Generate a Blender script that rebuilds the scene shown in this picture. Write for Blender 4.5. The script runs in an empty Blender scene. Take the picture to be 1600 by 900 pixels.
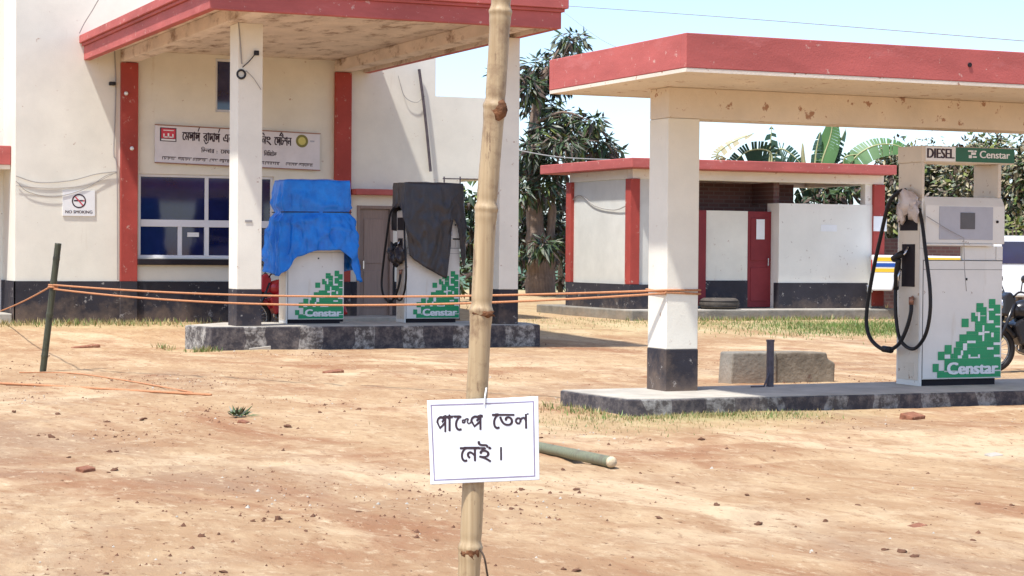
import bpy, bmesh, math, random
import numpy as np
from mathutils import Vector, Matrix, noise
random.seed(7)
S = bpy.context.scene
COL = S.collection

# ------------------------------------------------------------------ camera
F, ROLL, HY, YAW, EYE = 3127.0, 0.008414, 392.9, 0.41269, 1.5
PITCH = math.atan((450 - HY) / F)
cy_, sy_ = math.cos(YAW), math.sin(YAW)
cr_, sr_ = math.cos(ROLL), math.sin(ROLL)
cp_, sp_ = math.cos(PITCH), math.sin(PITCH)
fwd = Vector((sy_ * cp_, cy_ * cp_, -sp_))
rgt0 = Vector((cy_, -sy_, 0))
up0 = rgt0.cross(fwd)
rgt = rgt0 * cr_ - up0 * -sr_ * -1 if False else rgt0 * cr_ + up0 * sr_
up = up0 * cr_ - rgt0 * sr_
cam = bpy.data.cameras.new('camera')
cam.sensor_width = 36.0
cam.lens = 36.0 * F / 1600.0
cam.clip_start, cam.clip_end = 0.1, 5000
co = bpy.data.objects.new('camera', cam)
COL.objects.link(co)
M3 = Matrix((rgt, up, -fwd)).transposed()
co.matrix_world = Matrix.Translation((0, 0, EYE)) @ M3.to_4x4()
S.camera = co
CAMP = Vector((0, 0, EYE))

def ray(px, py):
    return fwd + rgt * ((px - 800) / F) - up * ((py - 450) / F)
def at(px, py, ax, val):          # point of a picture direction on the plane axis = val
    d = ray(px, py)
    return CAMP + d * ((val - CAMP[ax]) / d[ax])
def deep(px, py, depth):
    return CAMP + ray(px, py) * depth

# ------------------------------------------------------------------ light
SUN = Vector((1.08, 0.52, -2.6)).normalized()      # direction the sunlight travels
w = bpy.data.worlds.new('World'); S.world = w
w.use_nodes = True
wn, wl = w.node_tree.nodes, w.node_tree.links
sky = wn.new('ShaderNodeTexSky'); sky.sky_type = 'NISHITA'
sky.sun_disc = False
sky.sun_elevation = math.asin(-SUN.z)
sky.sun_rotation = math.atan2(-SUN.x, -SUN.y)
sky.air_density, sky.dust_density, sky.ozone_density = 0.72, 1.0, 2.0
wl.new(sky.outputs[0], wn['Background'].inputs[0])
wn['Background'].inputs[1].default_value = 0.15
sl = bpy.data.lights.new('sun', 'SUN'); sl.energy = 3.1; sl.angle = math.radians(2.0)
sl.color = (1.0, 0.975, 0.94)
so = bpy.data.objects.new('sun', sl); COL.objects.link(so)
so.rotation_euler = SUN.to_track_quat('-Z', 'Y').to_euler()
so.location = (-10, -6, 30)
S.view_settings.view_transform = 'Standard'
S.view_settings.look = 'None'
S.view_settings.exposure = 1.0
S.view_settings.gamma = 1.0
S.view_settings.use_curve_mapping = False
S.cycles.max_bounces = 6

# ------------------------------------------------------------------ materials
def newmat(name):
    m = bpy.data.materials.new(name); m.use_nodes = True
    return m, m.node_tree.nodes, m.node_tree.links, m.node_tree.nodes['Principled BSDF']

def mat(name, col, rough=0.7, var=0.25, scale=3.0, dark=None, stain=0.0, stain_col=(0.16, 0.11, 0.07),
        stain_scale=2.0, streak=False, bump=0.15, bscale=60, spec=0.3, metal=0.0, stretch=(1, 1, 1), chip=None, splash=None, bdist=0.02):
    """base colour with soft blotches, optional stains with hard edges, fine bump"""
    m, N, L, P = newmat(name)
    tc = N.new('ShaderNodeTexCoord')
    mp = N.new('ShaderNodeMapping'); mp.inputs['Scale'].default_value = stretch
    L.new(tc.outputs['Object'], mp.inputs[0])
    n1 = N.new('ShaderNodeTexNoise'); n1.inputs['Scale'].default_value = scale
    n1.inputs['Detail'].default_value = 6; n1.inputs['Roughness'].default_value = 0.65
    L.new(mp.outputs[0], n1.inputs['Vector'])
    r1 = N.new('ShaderNodeValToRGB')
    d = dark or tuple(c * (1 - var) for c in col)
    b = tuple(min(1, c * (1 + var * 0.35)) for c in col)
    r1.color_ramp.elements[0].position, r1.color_ramp.elements[1].position = 0.33, 0.68
    r1.color_ramp.elements[0].color = (*d, 1); r1.color_ramp.elements[1].color = (*b, 1)
    L.new(n1.outputs[0], r1.inputs[0])
    out = r1.outputs[0]
    if stain > 0:
        m2 = N.new('ShaderNodeMapping')
        m2.inputs['Scale'].default_value = (1, 1, 0.12) if streak else stretch
        L.new(tc.outputs['Object'], m2.inputs[0])
        n2 = N.new('ShaderNodeTexNoise'); n2.inputs['Scale'].default_value = stain_scale
        n2.inputs['Detail'].default_value = 8; n2.inputs['Roughness'].default_value = 0.7
        L.new(m2.outputs[0], n2.inputs['Vector'])
        r2 = N.new('ShaderNodeValToRGB')
        r2.color_ramp.elements[0].position = 0.72 - 0.2 * stain
        r2.color_ramp.elements[1].position = 0.80 - 0.12 * stain
        r2.color_ramp.elements[0].color = (0, 0, 0, 1); r2.color_ramp.elements[1].color = (1, 1, 1, 1)
        L.new(n2.outputs[0], r2.inputs[0])
        mx = N.new('ShaderNodeMix'); mx.data_type = 'RGBA'
        L.new(r2.outputs[0], mx.inputs['Factor'])
        L.new(out, mx.inputs['A']); mx.inputs['B'].default_value = (*stain_col, 1)
        out = mx.outputs['Result']
    def layer(fac, colr):
        x = N.new('ShaderNodeMix'); x.data_type = 'RGBA'
        L.new(fac, x.inputs['Factor']); L.new(out, x.inputs['A']); x.inputs['B'].default_value = (*colr, 1)
        return x.outputs['Result']
    if chip:                       # small flaked spots: (threshold, scale, colour)
        n4 = N.new('ShaderNodeTexNoise'); n4.inputs['Scale'].default_value = chip[1]; n4.inputs['Detail'].default_value = 9
        n4.inputs['Roughness'].default_value = 0.72
        L.new(tc.outputs['Object'], n4.inputs['Vector'])
        r4 = N.new('ShaderNodeValToRGB'); r4.color_ramp.elements[0].position = chip[0]; r4.color_ramp.elements[1].position = chip[0] + 0.025
        r4.color_ramp.elements[0].color = (0, 0, 0, 1); r4.color_ramp.elements[1].color = (0.9, 0.9, 0.9, 1)
        L.new(n4.outputs[0], r4.inputs[0]); out = layer(r4.outputs[0], chip[2])
    if splash:                     # dust and mud thrown up from the yard: (height, colour)
        ge = N.new('ShaderNodeNewGeometry'); sz = N.new('ShaderNodeSeparateXYZ'); L.new(ge.outputs['Position'], sz.inputs[0])
        ma = N.new('ShaderNodeMath'); ma.operation = 'MULTIPLY_ADD'; ma.inputs[1].default_value = -1.0 / splash[0]; ma.inputs[2].default_value = 0.75
        L.new(sz.outputs[2], ma.inputs[0])
        n5 = N.new('ShaderNodeTexNoise'); n5.inputs['Scale'].default_value = 2.2; n5.inputs['Detail'].default_value = 9; n5.inputs['Roughness'].default_value = 0.7
        L.new(tc.outputs['Object'], n5.inputs['Vector'])
        mb_ = N.new('ShaderNodeMath'); mb_.operation = 'MULTIPLY_ADD'; mb_.inputs[1].default_value = 2.4; mb_.inputs[2].default_value = -1.2
        L.new(n5.outputs[0], mb_.inputs[0])
        mc = N.new('ShaderNodeMath'); mc.operation = 'ADD'; mc.use_clamp = True; L.new(ma.outputs[0], mc.inputs[0]); L.new(mb_.outputs[0], mc.inputs[1])
        md_ = N.new('ShaderNodeMath'); md_.operation = 'MULTIPLY'; md_.inputs[1].default_value = 0.75; L.new(mc.outputs[0], md_.inputs[0])
        out = layer(md_.outputs[0], splash[1])
    L.new(out, P.inputs['Base Color'])
    P.inputs['Roughness'].default_value = rough
    P.inputs['Specular IOR Level'].default_value = spec
    P.inputs['Metallic'].default_value = metal
    if bump:
        n3 = N.new('ShaderNodeTexNoise'); n3.inputs['Scale'].default_value = bscale
        n3.inputs['Detail'].default_value = 4
        L.new(tc.outputs['Object'], n3.inputs['Vector'])
        bp = N.new('ShaderNodeBump'); bp.inputs['Strength'].default_value = bump
        bp.inputs['Distance'].default_value = bdist
        L.new(n3.outputs[0], bp.inputs['Height']); L.new(bp.outputs[0], P.inputs['Normal'])
    return m

CREAM = mat('cream_plaster', (0.78, 0.745, 0.635), 0.85, 0.10, 1.2, stain=0.45, stain_col=(0.64, 0.58, 0.46), stain_scale=3, streak=True, bump=0.15, chip=(0.638, 6, (0.46, 0.33, 0.24)))
CREAM2 = mat('cream_plaster_soiled', (0.72, 0.63, 0.51), 0.85, 0.14, 1.5, stain=0.22, stain_col=(0.42, 0.24, 0.15), stain_scale=5, bump=0.15, chip=(0.595, 6, (0.34, 0.18, 0.11)))
WHITEW = mat('whitewash', (0.80, 0.77, 0.68), 0.85, 0.08, 1.0, stain=0.5, stain_col=(0.66, 0.62, 0.53), stain_scale=3, streak=True, bump=0.15, chip=(0.635, 6, (0.47, 0.40, 0.33)))
GREYW = mat('shaded_whitewash', (0.62, 0.61, 0.55), 0.88, 0.12, 1.6, stain=0.3, stain_col=(0.45, 0.43, 0.38), stain_scale=3, bump=0.15)  # greyed whitewash: tree shade on the shed end put into the colour
SOFFIT = mat('peeling_soffit', (0.74, 0.63, 0.54), 0.9, 0.16, 3, stain=1.02, stain_col=(0.25, 0.15, 0.10), stain_scale=3.2, bump=0.6, bscale=30, stretch=(1.0, 0.5, 1))
RED = mat('faded_red_paint', (0.48, 0.118, 0.102), 0.75, 0.24, 2.0, stain=0.75, stain_col=(0.50, 0.155, 0.14), stain_scale=2.5, bump=0.15, chip=(0.622, 9, (0.58, 0.36, 0.30)), stretch=(0.5, 0.5, 1.6))
RED2 = mat('red_post_paint', (0.38, 0.06, 0.045), 0.7, 0.2, 2.0, stain=0.4, stain_col=(0.45, 0.11, 0.08), bump=0.1, chip=(0.62, 7, (0.5, 0.3, 0.24)))
BLACKP = mat('black_plinth_paint', (0.035, 0.032, 0.04), 0.75, 0.3, 2.0, stain=0.28, stain_col=(0.13, 0.12, 0.12), stain_scale=4, bump=0.2, chip=(0.61, 7, (0.30, 0.28, 0.26)), splash=(0.75, (0.27, 0.19, 0.13)))
CONC = mat('worn_concrete', (0.46, 0.42, 0.35), 0.9, 0.25, 3, stain=0.3, stain_col=(0.3, 0.26, 0.21), bump=0.3)
CONCD = mat('dark_concrete', (0.25, 0.23, 0.19), 0.9, 0.35, 4, stain=0.4, stain_col=(0.12, 0.09, 0.07), bump=0.5, bscale=25, splash=(0.45, (0.33, 0.24, 0.16)))
MAROON = mat('maroon_door_paint', (0.22, 0.025, 0.03), 0.55, 0.15, 3, bump=0.05)
DOORB = mat('brown_grey_door', (0.30, 0.22, 0.18), 0.6, 0.15, 6, bump=0.05, stretch=(6, 6, 0.5))
ALU = mat('aluminium_frame', (0.72, 0.72, 0.74), 0.4, 0.05, 4, bump=0, spec=0.5)
GLASS = mat('navy_tinted_glass', (0.010, 0.016, 0.085), 0.05, 0.5, 0.8, bump=0.0, spec=0.9)
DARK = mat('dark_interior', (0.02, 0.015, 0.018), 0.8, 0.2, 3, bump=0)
SIGNW = mat('sign_white_sheet', (0.72, 0.69, 0.70), 0.5, 0.1, 3, stain=0.12, stain_col=(0.6, 0.55, 0.52), bump=0.03)
INK = mat('sign_ink', (0.05, 0.03, 0.04), 0.6, 0.1, 3, bump=0)
BLACKR = mat('black_rubber', (0.015, 0.013, 0.013), 0.5, 0.2, 20, bump=0.05)
PUMPW = mat('pump_white_enamel', (0.74, 0.72, 0.66), 0.35, 0.08, 2.5, stain=0.40, stain_col=(0.62, 0.57, 0.48), stain_scale=4, bump=0.03, spec=0.5, streak=True, chip=(0.635, 9, (0.30, 0.19, 0.12)))
PUMPB = mat('pump_shade_beige', (0.66, 0.58, 0.47), 0.4, 0.10, 2.5, stain=0.4, stain_col=(0.56, 0.46, 0.35), stain_scale=5, bump=0.03, spec=0.5, streak=True, chip=(0.615, 9, (0.32, 0.19, 0.11)))  # white enamel turned beige to hold the shade on side and header
GREEN = mat('logo_green', (0.005, 0.30, 0.11), 0.4, 0.12, 6, bump=0, spec=0.5)
GREEND = mat('dark_green_panel', (0.015, 0.12, 0.055), 0.4, 0.12, 6, bump=0, spec=0.5)
WHITE = mat('white_paint', (0.80, 0.80, 0.78), 0.5, 0.04, 5, bump=0)
SCREEN = mat('grey_display_panel', (0.42, 0.42, 0.46), 0.25, 0.08, 6, bump=0, spec=0.5)
LCD = mat('dark_lcd', (0.09, 0.08, 0.09), 0.15, 0.1, 8, bump=0, spec=0.5)
BLUET = mat('blue_tarpaulin', (0.004, 0.21, 0.70), 0.40, 0.25, 5, dark=(0.003, 0.14, 0.55), bump=0.35, bscale=6, spec=0.5, bdist=0.04)
BLACKT = mat('black_tarpaulin', (0.034, 0.029, 0.032), 0.42, 0.35, 5, bump=0.4, bscale=5, spec=0.6, bdist=0.05)
ROPE = mat('orange_rope', (0.55, 0.25, 0.12), 0.8, 0.25, 60, bump=0.4, bscale=300)
STEEL = mat('rusty_steel', (0.12, 0.10, 0.11), 0.5, 0.35, 12, stain=0.3, stain_col=(0.16, 0.07, 0.04), bump=0.15, metal=0.3)
CHROME = mat('dull_chrome', (0.55, 0.55, 0.56), 0.25, 0.1, 10, bump=0, metal=1.0)
WIRE = mat('wire_black', (0.03, 0.03, 0.035), 0.6, 0.1, 10, bump=0)
WIREG = mat('wire_grey', (0.32, 0.30, 0.28), 0.6, 0.1, 10, bump=0)
BRASS = mat('worn_brass', (0.35, 0.18, 0.12), 0.4, 0.2, 30, bump=0.1, metal=0.6)
BRICKC = mat('brick_red_clay', (0.30, 0.125, 0.07), 0.9, 0.35, 14, stain=0.9, stain_col=(0.42, 0.28, 0.17), stain_scale=12, bump=0.7, bscale=40, bdist=0.03)
STONE = mat('red_brown_stone', (0.17, 0.08, 0.045), 0.9, 0.45, 9, bump=0.4, bscale=30)
CARW = mat('white_car_paint', (0.78, 0.78, 0.78), 0.3, 0.03, 2, bump=0, spec=0.5)
YEL = mat('yellow_stripe', (0.75, 0.48, 0.04), 0.35, 0.05, 3, bump=0)
BLU = mat('blue_stripe', (0.02, 0.08, 0.34), 0.35, 0.05, 3, bump=0)
BIKEB = mat('black_bike_paint', (0.02, 0.02, 0.024), 0.25, 0.2, 8, bump=0, spec=0.5)
BIKER = mat('red_bike_paint', (0.42, 0.02, 0.03), 0.25, 0.1, 8, bump=0, spec=0.5)
REDL = mat('red_lens', (0.5, 0.02, 0.02), 0.2, 0.1, 8, bump=0)
YELD = mat('yellow_disc', (0.62, 0.56, 0.16), 0.5, 0.1, 8, bump=0)
OLIVE = mat('olive_ring', (0.22, 0.20, 0.05), 0.5, 0.1, 8, bump=0)
LOGOR = mat('logo_red', (0.62, 0.06, 0.09), 0.5, 0.1, 8, bump=0)
BARK = mat('grey_brown_bark', (0.24, 0.17, 0.125), 0.95, 0.4, 5, bump=0.9, bscale=18, stretch=(3, 3, 0.5))
BARKD = mat('dark_bark', (0.10, 0.07, 0.05), 0.95, 0.4, 5, bump=0.6, bscale=18)
PLASTIC = mat('cloudy_plastic_wrap', (0.66, 0.58, 0.54), 0.3, 0.2, 6, bump=0.4, bscale=25, spec=0.5)

def leafmat(name, col, var=0.45):
    m = mat(name, col, 0.5, var, 1.2, bump=0, spec=0.4)
    return m
LEAF1 = leafmat('leaf_dark_green', (0.035, 0.065, 0.028))
LEAF2 = leafmat('leaf_mid_green', (0.075, 0.12, 0.035))
LEAF3 = leafmat('leaf_grey_green', (0.19, 0.20, 0.14))
LEAF4 = leafmat('leaf_dry_tan', (0.37, 0.31, 0.18))
LEAF5 = leafmat('leaf_yellow_green', (0.20, 0.23, 0.05))
LEAF6 = leafmat('leaf_brown', (0.10, 0.065, 0.045))
BAN1 = leafmat('banana_leaf_green', (0.075, 0.17, 0.045), 0.25)
BAN2 = leafmat('banana_leaf_dark', (0.03, 0.075, 0.04), 0.3)
BAN3 = leafmat('banana_leaf_dry', (0.38, 0.33, 0.18), 0.3)
BANR = mat('banana_midrib', (0.42, 0.42, 0.2), 0.6, 0.1, 5, bump=0)
GRASS1 = leafmat('grass_green', (0.15, 0.22, 0.05), 0.35)
GRASS2 = leafmat('grass_straw', (0.42, 0.33, 0.15), 0.3)

def bamboo_mat(name, c1, c2, c3):
    m, N, L, P = newmat(name)
    tc = N.new('ShaderNodeTexCoord'); mp = N.new('ShaderNodeMapping')
    mp.inputs['Scale'].default_value = (40, 40, 1.2)
    L.new(tc.outputs['Object'], mp.inputs[0])
    n = N.new('ShaderNodeTexNoise'); n.inputs['Scale'].default_value = 2; n.inputs['Detail'].default_value = 5
    L.new(mp.outputs[0], n.inputs['Vector'])
    n2 = N.new('ShaderNodeTexNoise'); n2.inputs['Scale'].default_value = 9; n2.inputs['Detail'].default_value = 8
    n2.inputs['Roughness'].default_value = 0.7
    L.new(tc.outputs['Object'], n2.inputs['Vector'])
    r = N.new('ShaderNodeValToRGB')
    r.color_ramp.elements[0].position = 0.3; r.color_ramp.elements[1].position = 0.7
    r.color_ramp.elements[0].color = (*c2, 1); r.color_ramp.elements[1].color = (*c1, 1)
    L.new(n.outputs[0], r.inputs[0])
    r2 = N.new('ShaderNodeValToRGB')
    r2.color_ramp.elements[0].position = 0.50; r2.color_ramp.elements[1].position = 0.64
    r2.color_ramp.elements[0].color = (0, 0, 0, 1); r2.color_ramp.elements[1].color = (0.75, 0.75, 0.75, 1)
    L.new(n2.outputs[0], r2.inputs[0])
    mx = N.new('ShaderNodeMix'); mx.data_type = 'RGBA'
    L.new(r2.outputs[0], mx.inputs['Factor']); L.new(r.outputs[0], mx.inputs['A']); mx.inputs['B'].default_value = (*c3, 1)
    L.new(mx.outputs['Result'], P.inputs['Base Color'])
    P.inputs['Roughness'].default_value = 0.5
    P.inputs['Specular IOR Level'].default_value = 0.35
    n4 = N.new('ShaderNodeTexNoise'); n4.inputs['Scale'].default_value = 38; n4.inputs['Detail'].default_value = 7; n4.inputs['Roughness'].default_value = 0.75
    m4 = N.new('ShaderNodeMapping'); m4.inputs['Scale'].default_value = (1, 1, 0.22); L.new(tc.outputs['Object'], m4.inputs[0]); L.new(m4.outputs[0], n4.inputs['Vector'])
    r4 = N.new('ShaderNodeValToRGB'); r4.color_ramp.elements[0].position = 0.58; r4.color_ramp.elements[1].position = 0.66
    r4.color_ramp.elements[0].color = (0, 0, 0, 1); r4.color_ramp.elements[1].color = (0.8, 0.8, 0.8, 1); L.new(n4.outputs[0], r4.inputs[0])
    x4 = N.new('ShaderNodeMix'); x4.data_type = 'RGBA'; L.new(r4.outputs[0], x4.inputs['Factor']); L.new(mx.outputs['Result'], x4.inputs['A']); x4.inputs['B'].default_value = (*[q * 0.8 for q in c3], 1)
    L.new(x4.outputs['Result'], P.inputs['Base Color'])
    bp = N.new('ShaderNodeBump'); bp.inputs['Strength'].default_value = 0.25; bp.inputs['Distance'].default_value = 0.004
    L.new(n.outputs[0], bp.inputs['Height']); L.new(bp.outputs[0], P.inputs['Normal'])
    return m
BAMBOO = bamboo_mat('dry_bamboo', (0.51, 0.385, 0.225), (0.34, 0.235, 0.125), (0.20, 0.12, 0.065))
BAMBOOS = mat('bamboo_scar', (0.20, 0.085, 0.035), 0.8, 0.5, 40, bump=0.4, bscale=90)
BAMBOOG = bamboo_mat('green_bamboo', (0.20, 0.205, 0.125), (0.13, 0.14, 0.085), (0.13, 0.11, 0.075))
BAMBOOD = bamboo_mat('dark_bamboo', (0.075, 0.075, 0.04), (0.035, 0.035, 0.02), (0.02, 0.018, 0.012))

def kerb_mat(name, pitch, off, pale=(0.40, 0.38, 0.34), black=(0.045, 0.04, 0.045)):
    """kerb painted in alternate black and white blocks, the paint worn away"""
    m, N, L, P = newmat(name)
    tc = N.new('ShaderNodeTexCoord')
    sx = N.new('ShaderNodeSeparateXYZ'); L.new(tc.outputs['Object'], sx.inputs[0])
    ad = N.new('ShaderNodeMath'); ad.operation = 'ADD'; ad.inputs[1].default_value = off + 100 * pitch
    L.new(sx.outputs[0], ad.inputs[0])
    nw = N.new('ShaderNodeTexNoise'); nw.inputs['Scale'].default_value = 1.3; L.new(tc.outputs['Object'], nw.inputs['Vector'])
    nm = N.new('ShaderNodeMath'); nm.operation = 'MULTIPLY_ADD'; nm.inputs[1].default_value = 0.55
    L.new(nw.outputs[0], nm.inputs[0]); L.new(ad.outputs[0], nm.inputs[2])
    md = N.new('ShaderNodeMath'); md.operation = 'MODULO'; md.inputs[1].default_value = pitch
    L.new(nm.outputs[0], md.inputs[0])
    lt = N.new('ShaderNodeMath'); lt.operation = 'LESS_THAN'; lt.inputs[1].default_value = pitch * 0.45
    L.new(md.outputs[0], lt.inputs[0])
    n = N.new('ShaderNodeTexNoise'); n.inputs['Scale'].default_value = 7; n.inputs['Detail'].default_value = 8
    n.inputs['Roughness'].default_value = 0.75
    L.new(tc.outputs['Object'], n.inputs['Vector'])
    def ramp(a, b, c0, c1):
        r = N.new('ShaderNodeValToRGB')
        r.color_ramp.elements[0].position, r.color_ramp.elements[1].position = a, b
        r.color_ramp.elements[0].color = (*c0, 1); r.color_ramp.elements[1].color = (*c1, 1)
        L.new(n.outputs[0], r.inputs[0]); return r
    rp = ramp(0.44, 0.60, (0.075, 0.065, 0.06), pale)
    rb = ramp(0.45, 0.72, black, (0.20, 0.17, 0.15))
    mx = N.new('ShaderNodeMix'); mx.data_type = 'RGBA'
    L.new(lt.outputs[0], mx.inputs['Factor']); L.new(rb.outputs[0], mx.inputs['A']); L.new(rp.outputs[0], mx.inputs['B'])
    L.new(mx.outputs['Result'], P.inputs['Base Color'])
    P.inputs['Roughness'].default_value = 0.9
    bp = N.new('ShaderNodeBump'); bp.inputs['Strength'].default_value = 0.6; bp.inputs['Distance'].default_value = 0.03
    L.new(n.outputs[0], bp.inputs['Height']); L.new(bp.outputs[0], P.inputs['Normal'])
    return m
KERB1 = kerb_mat('painted_kerb_blocks', 0.86, 0.1)
KERB2 = kerb_mat('worn_kerb_blocks', 0.62, 0.25, pale=(0.30, 0.29, 0.27))

def brick_mat(name):
    m, N, L, P = newmat(name)
    tc = N.new('ShaderNodeTexCoord'); mp = N.new('ShaderNodeMapping')
    mp.inputs['Rotation'].default_value = (math.radians(90), 0, 0)
    L.new(tc.outputs['Object'], mp.inputs[0])
    b = N.new('ShaderNodeTexBrick'); b.inputs['Scale'].default_value = 1.0
    b.inputs['Color1'].default_value = (0.095, 0.042, 0.036, 1); b.inputs['Color2'].default_value = (0.14, 0.065, 0.052, 1)  # brick tones darkened to carry the shade under the shed roof
    b.inputs['Mortar'].default_value = (0.13, 0.09, 0.075, 1)
    b.inputs['Brick Width'].default_value = 0.25; b.inputs['Row Height'].default_value = 0.085
    b.inputs['Mortar Size'].default_value = 0.012
    L.new(mp.outputs[0], b.inputs['Vector']); L.new(b.outputs[0], P.inputs['Base Color'])
    P.inputs['Roughness'].default_value = 0.9
    return m
BRICKW = brick_mat('bare_brickwork')

# ------------------------------------------------------------------ mesh builder
WLOC = {}
def tag(o, label=None, cat=None, group=None, kind=None):
    if label: o['label'] = label
    if cat: o['category'] = cat
    if group: o['group'] = group
    if kind: o['kind'] = kind
    return o
def thing(name, label, cat, loc=(0, 0, 0), rz=0, group=None):
    o = bpy.data.objects.new(name, None); COL.objects.link(o)
    o.empty_display_size = 0.2
    o.location = loc; o.rotation_euler = (0, 0, rz)
    WLOC[o.name] = Vector((0, 0, 0)) if rz else Vector(loc)
    return tag(o, label, cat, group)

def catmull(pts, n=8):
    pts = [Vector(p) for p in pts]
    if len(pts) < 3: return pts
    out = []
    P = [pts[0] * 2 - pts[1]] + pts + [pts[-1] * 2 - pts[-2]]
    for i in range(1, len(P) - 2):
        a, b, c, d = P[i - 1:i + 3]
        for k in range(n):
            t = k / n
            out.append(0.5 * ((2 * b) + (c - a) * t + (2 * a - 5 * b + 4 * c - d) * t * t + (3 * b - a - 3 * c + d) * t ** 3))
    out.append(pts[-1]); return out

class MB:
    def __init__(s): s.v = []; s.f = []; s.m = []
    def add(s, vs, fs, m=0):
        o = len(s.v); s.v += [tuple(v) for v in vs]
        s.f += [tuple(i + o for i in f) for f in fs]; s.m += [m] * len(fs); return s
    def box(s, x0, x1, y0, y1, z0, z1, m=0):
        return s.add([(x, y, z) for z in (z0, z1) for y in (y0, y1) for x in (x0, x1)],
                     [(0, 2, 3, 1), (4, 5, 7, 6), (0, 1, 5, 4), (2, 6, 7, 3), (0, 4, 6, 2), (1, 3, 7, 5)], m)
    def quad(s, a, b, c, d, m=0): return s.add([a, b, c, d], [(0, 1, 2, 3)], m)
    def prism(s, poly, ax, a0, a1, m=0):      # poly: (p,q) in the two other axes, in order
        def P(p, q, a): return {0: (a, p, q), 1: (p, a, q), 2: (p, q, a)}[ax]
        n = len(poly)
        s.add([P(p, q, a0) for p, q in poly] + [P(p, q, a1) for p, q in poly],
              [tuple(range(n))[::-1], tuple(range(n, 2 * n))] + [(i, (i + 1) % n, (i + 1) % n + n, i + n) for i in range(n)], m)
        return s
    def tube(s, pts, r, n=8, m=0, smooth=0, cap=True):
        if smooth: pts = catmull(pts, smooth)
        pts = [Vector(p) for p in pts]; k = len(pts)
        rs = r if isinstance(r, (list, tuple)) else [r] * k
        if len(rs) != k: rs = [rs[min(len(rs) - 1, int(i * len(rs) / k))] for i in range(k)]
        vs = []; nrm = None
        for i, p in enumerate(pts):
            t = (pts[min(i + 1, k - 1)] - pts[max(i - 1, 0)])
            if t.length < 1e-9: t = Vector((0, 0, 1))
            t.normalize()
            if nrm is None:
                nrm = t.orthogonal().normalized()
            else:
                nrm = (nrm - t * nrm.dot(t))
                nrm = nrm.normalized() if nrm.length > 1e-6 else t.orthogonal().normalized()
            bn = t.cross(nrm)
            for j in range(n):
                a = 2 * math.pi * j / n
                vs.append(p + (nrm * math.cos(a) + bn * math.sin(a)) * rs[i])
        fs = [(i * n + j, i * n + (j + 1) % n, (i + 1) * n + (j + 1) % n, (i + 1) * n + j) for i in range(k - 1) for j in range(n)]
        if cap: fs += [tuple(range(n))[::-1], tuple(range((k - 1) * n, k * n))]
        return s.add(vs, fs, m)
    def ring(s, c, axis, R, r, n=32, k=10, m=0, flat=1.0):       # torus
        c = Vector(c); ax = Vector(axis).normalized(); e1 = ax.orthogonal().normalized(); e2 = ax.cross(e1)
        vs = []
        for i in range(n):
            a = 2 * math.pi * i / n; d = e1 * math.cos(a) + e2 * math.sin(a)
            for j in range(k):
                b = 2 * math.pi * j / k
                vs.append(c + d * (R + r * math.cos(b)) + ax * (r * flat * math.sin(b)))
        fs = [(i * k + j, ((i + 1) % n) * k + j, ((i + 1) % n) * k + (j + 1) % k, i * k + (j + 1) % k) for i in range(n) for j in range(k)]
        return s.add(vs, fs, m)
    def lump(s, c, r, seed=0, amp=0.3, seg=8, m=0):       # rough stone
        rnd = random.Random(seed); vs = []; fs = []
        rings = seg // 2
        off = Vector((rnd.random() * 50, rnd.random() * 50, rnd.random() * 50))
        for i in range(rings + 1):
            th = math.pi * i / rings
            for j in range(seg):
                ph = 2 * math.pi * j / seg
                d = Vector((math.sin(th) * math.cos(ph), math.sin(th) * math.sin(ph), math.cos(th)))
                q = 1 + amp * noise.noise(d * 1.6 + off) * 2
                vs.append((c[0] + d.x * r[0] * q, c[1] + d.y * r[1] * q, c[2] + d.z * r[2] * q))
        for i in range(rings):
            for j in range(seg):
                fs.append((i * seg + j, (i + 1) * seg + j, (i + 1) * seg + (j + 1) % seg, i * seg + (j + 1) % seg))
        return s.add(vs, fs, m)
    def build(s, name, mats, parent=None, local=False, smooth=False, bevel=0.0, seg=2, solid=0.0, label=None, subd=0):
        mats = mats if isinstance(mats, (list, tuple)) else [mats]
        me = bpy.data.meshes.new(name)
        o = bpy.data.objects.new(name, me); COL.objects.link(o)
        if parent is not None:
            off = Vector((0, 0, 0)) if local else WLOC[parent.name]
            o.parent = parent; WLOC[o.name] = off
        elif local:
            off = Vector((0, 0, 0)); WLOC[o.name] = off
        else:
            A = np.array(s.v); off = Vector(((A[:, 0].min() + A[:, 0].max()) / 2, (A[:, 1].min() + A[:, 1].max()) / 2, A[:, 2].min()))
            o.location = off; WLOC[o.name] = off
        me.from_pydata([(v[0] - off[0], v[1] - off[1], v[2] - off[2]) for v in s.v], [], s.f)
        for mm in mats: me.materials.append(mm)
        me.polygons.foreach_set('material_index', s.m)
        if smooth: me.polygons.foreach_set('use_smooth', [True] * len(s.f))
        me.update()
        if bevel:
            b = o.modifiers.new('bevel', 'BEVEL'); b.width = bevel; b.segments = seg; b.limit_method = 'ANGLE'; b.angle_limit = math.radians(40)
        if solid:
            b = o.modifiers.new('solid', 'SOLIDIFY'); b.thickness = solid; b.offset = 0
        if subd:
            b = o.modifiers.new('sub', 'SUBSURF'); b.levels = subd; b.render_levels = subd
        if label: o['label'] = label
        return o

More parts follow.
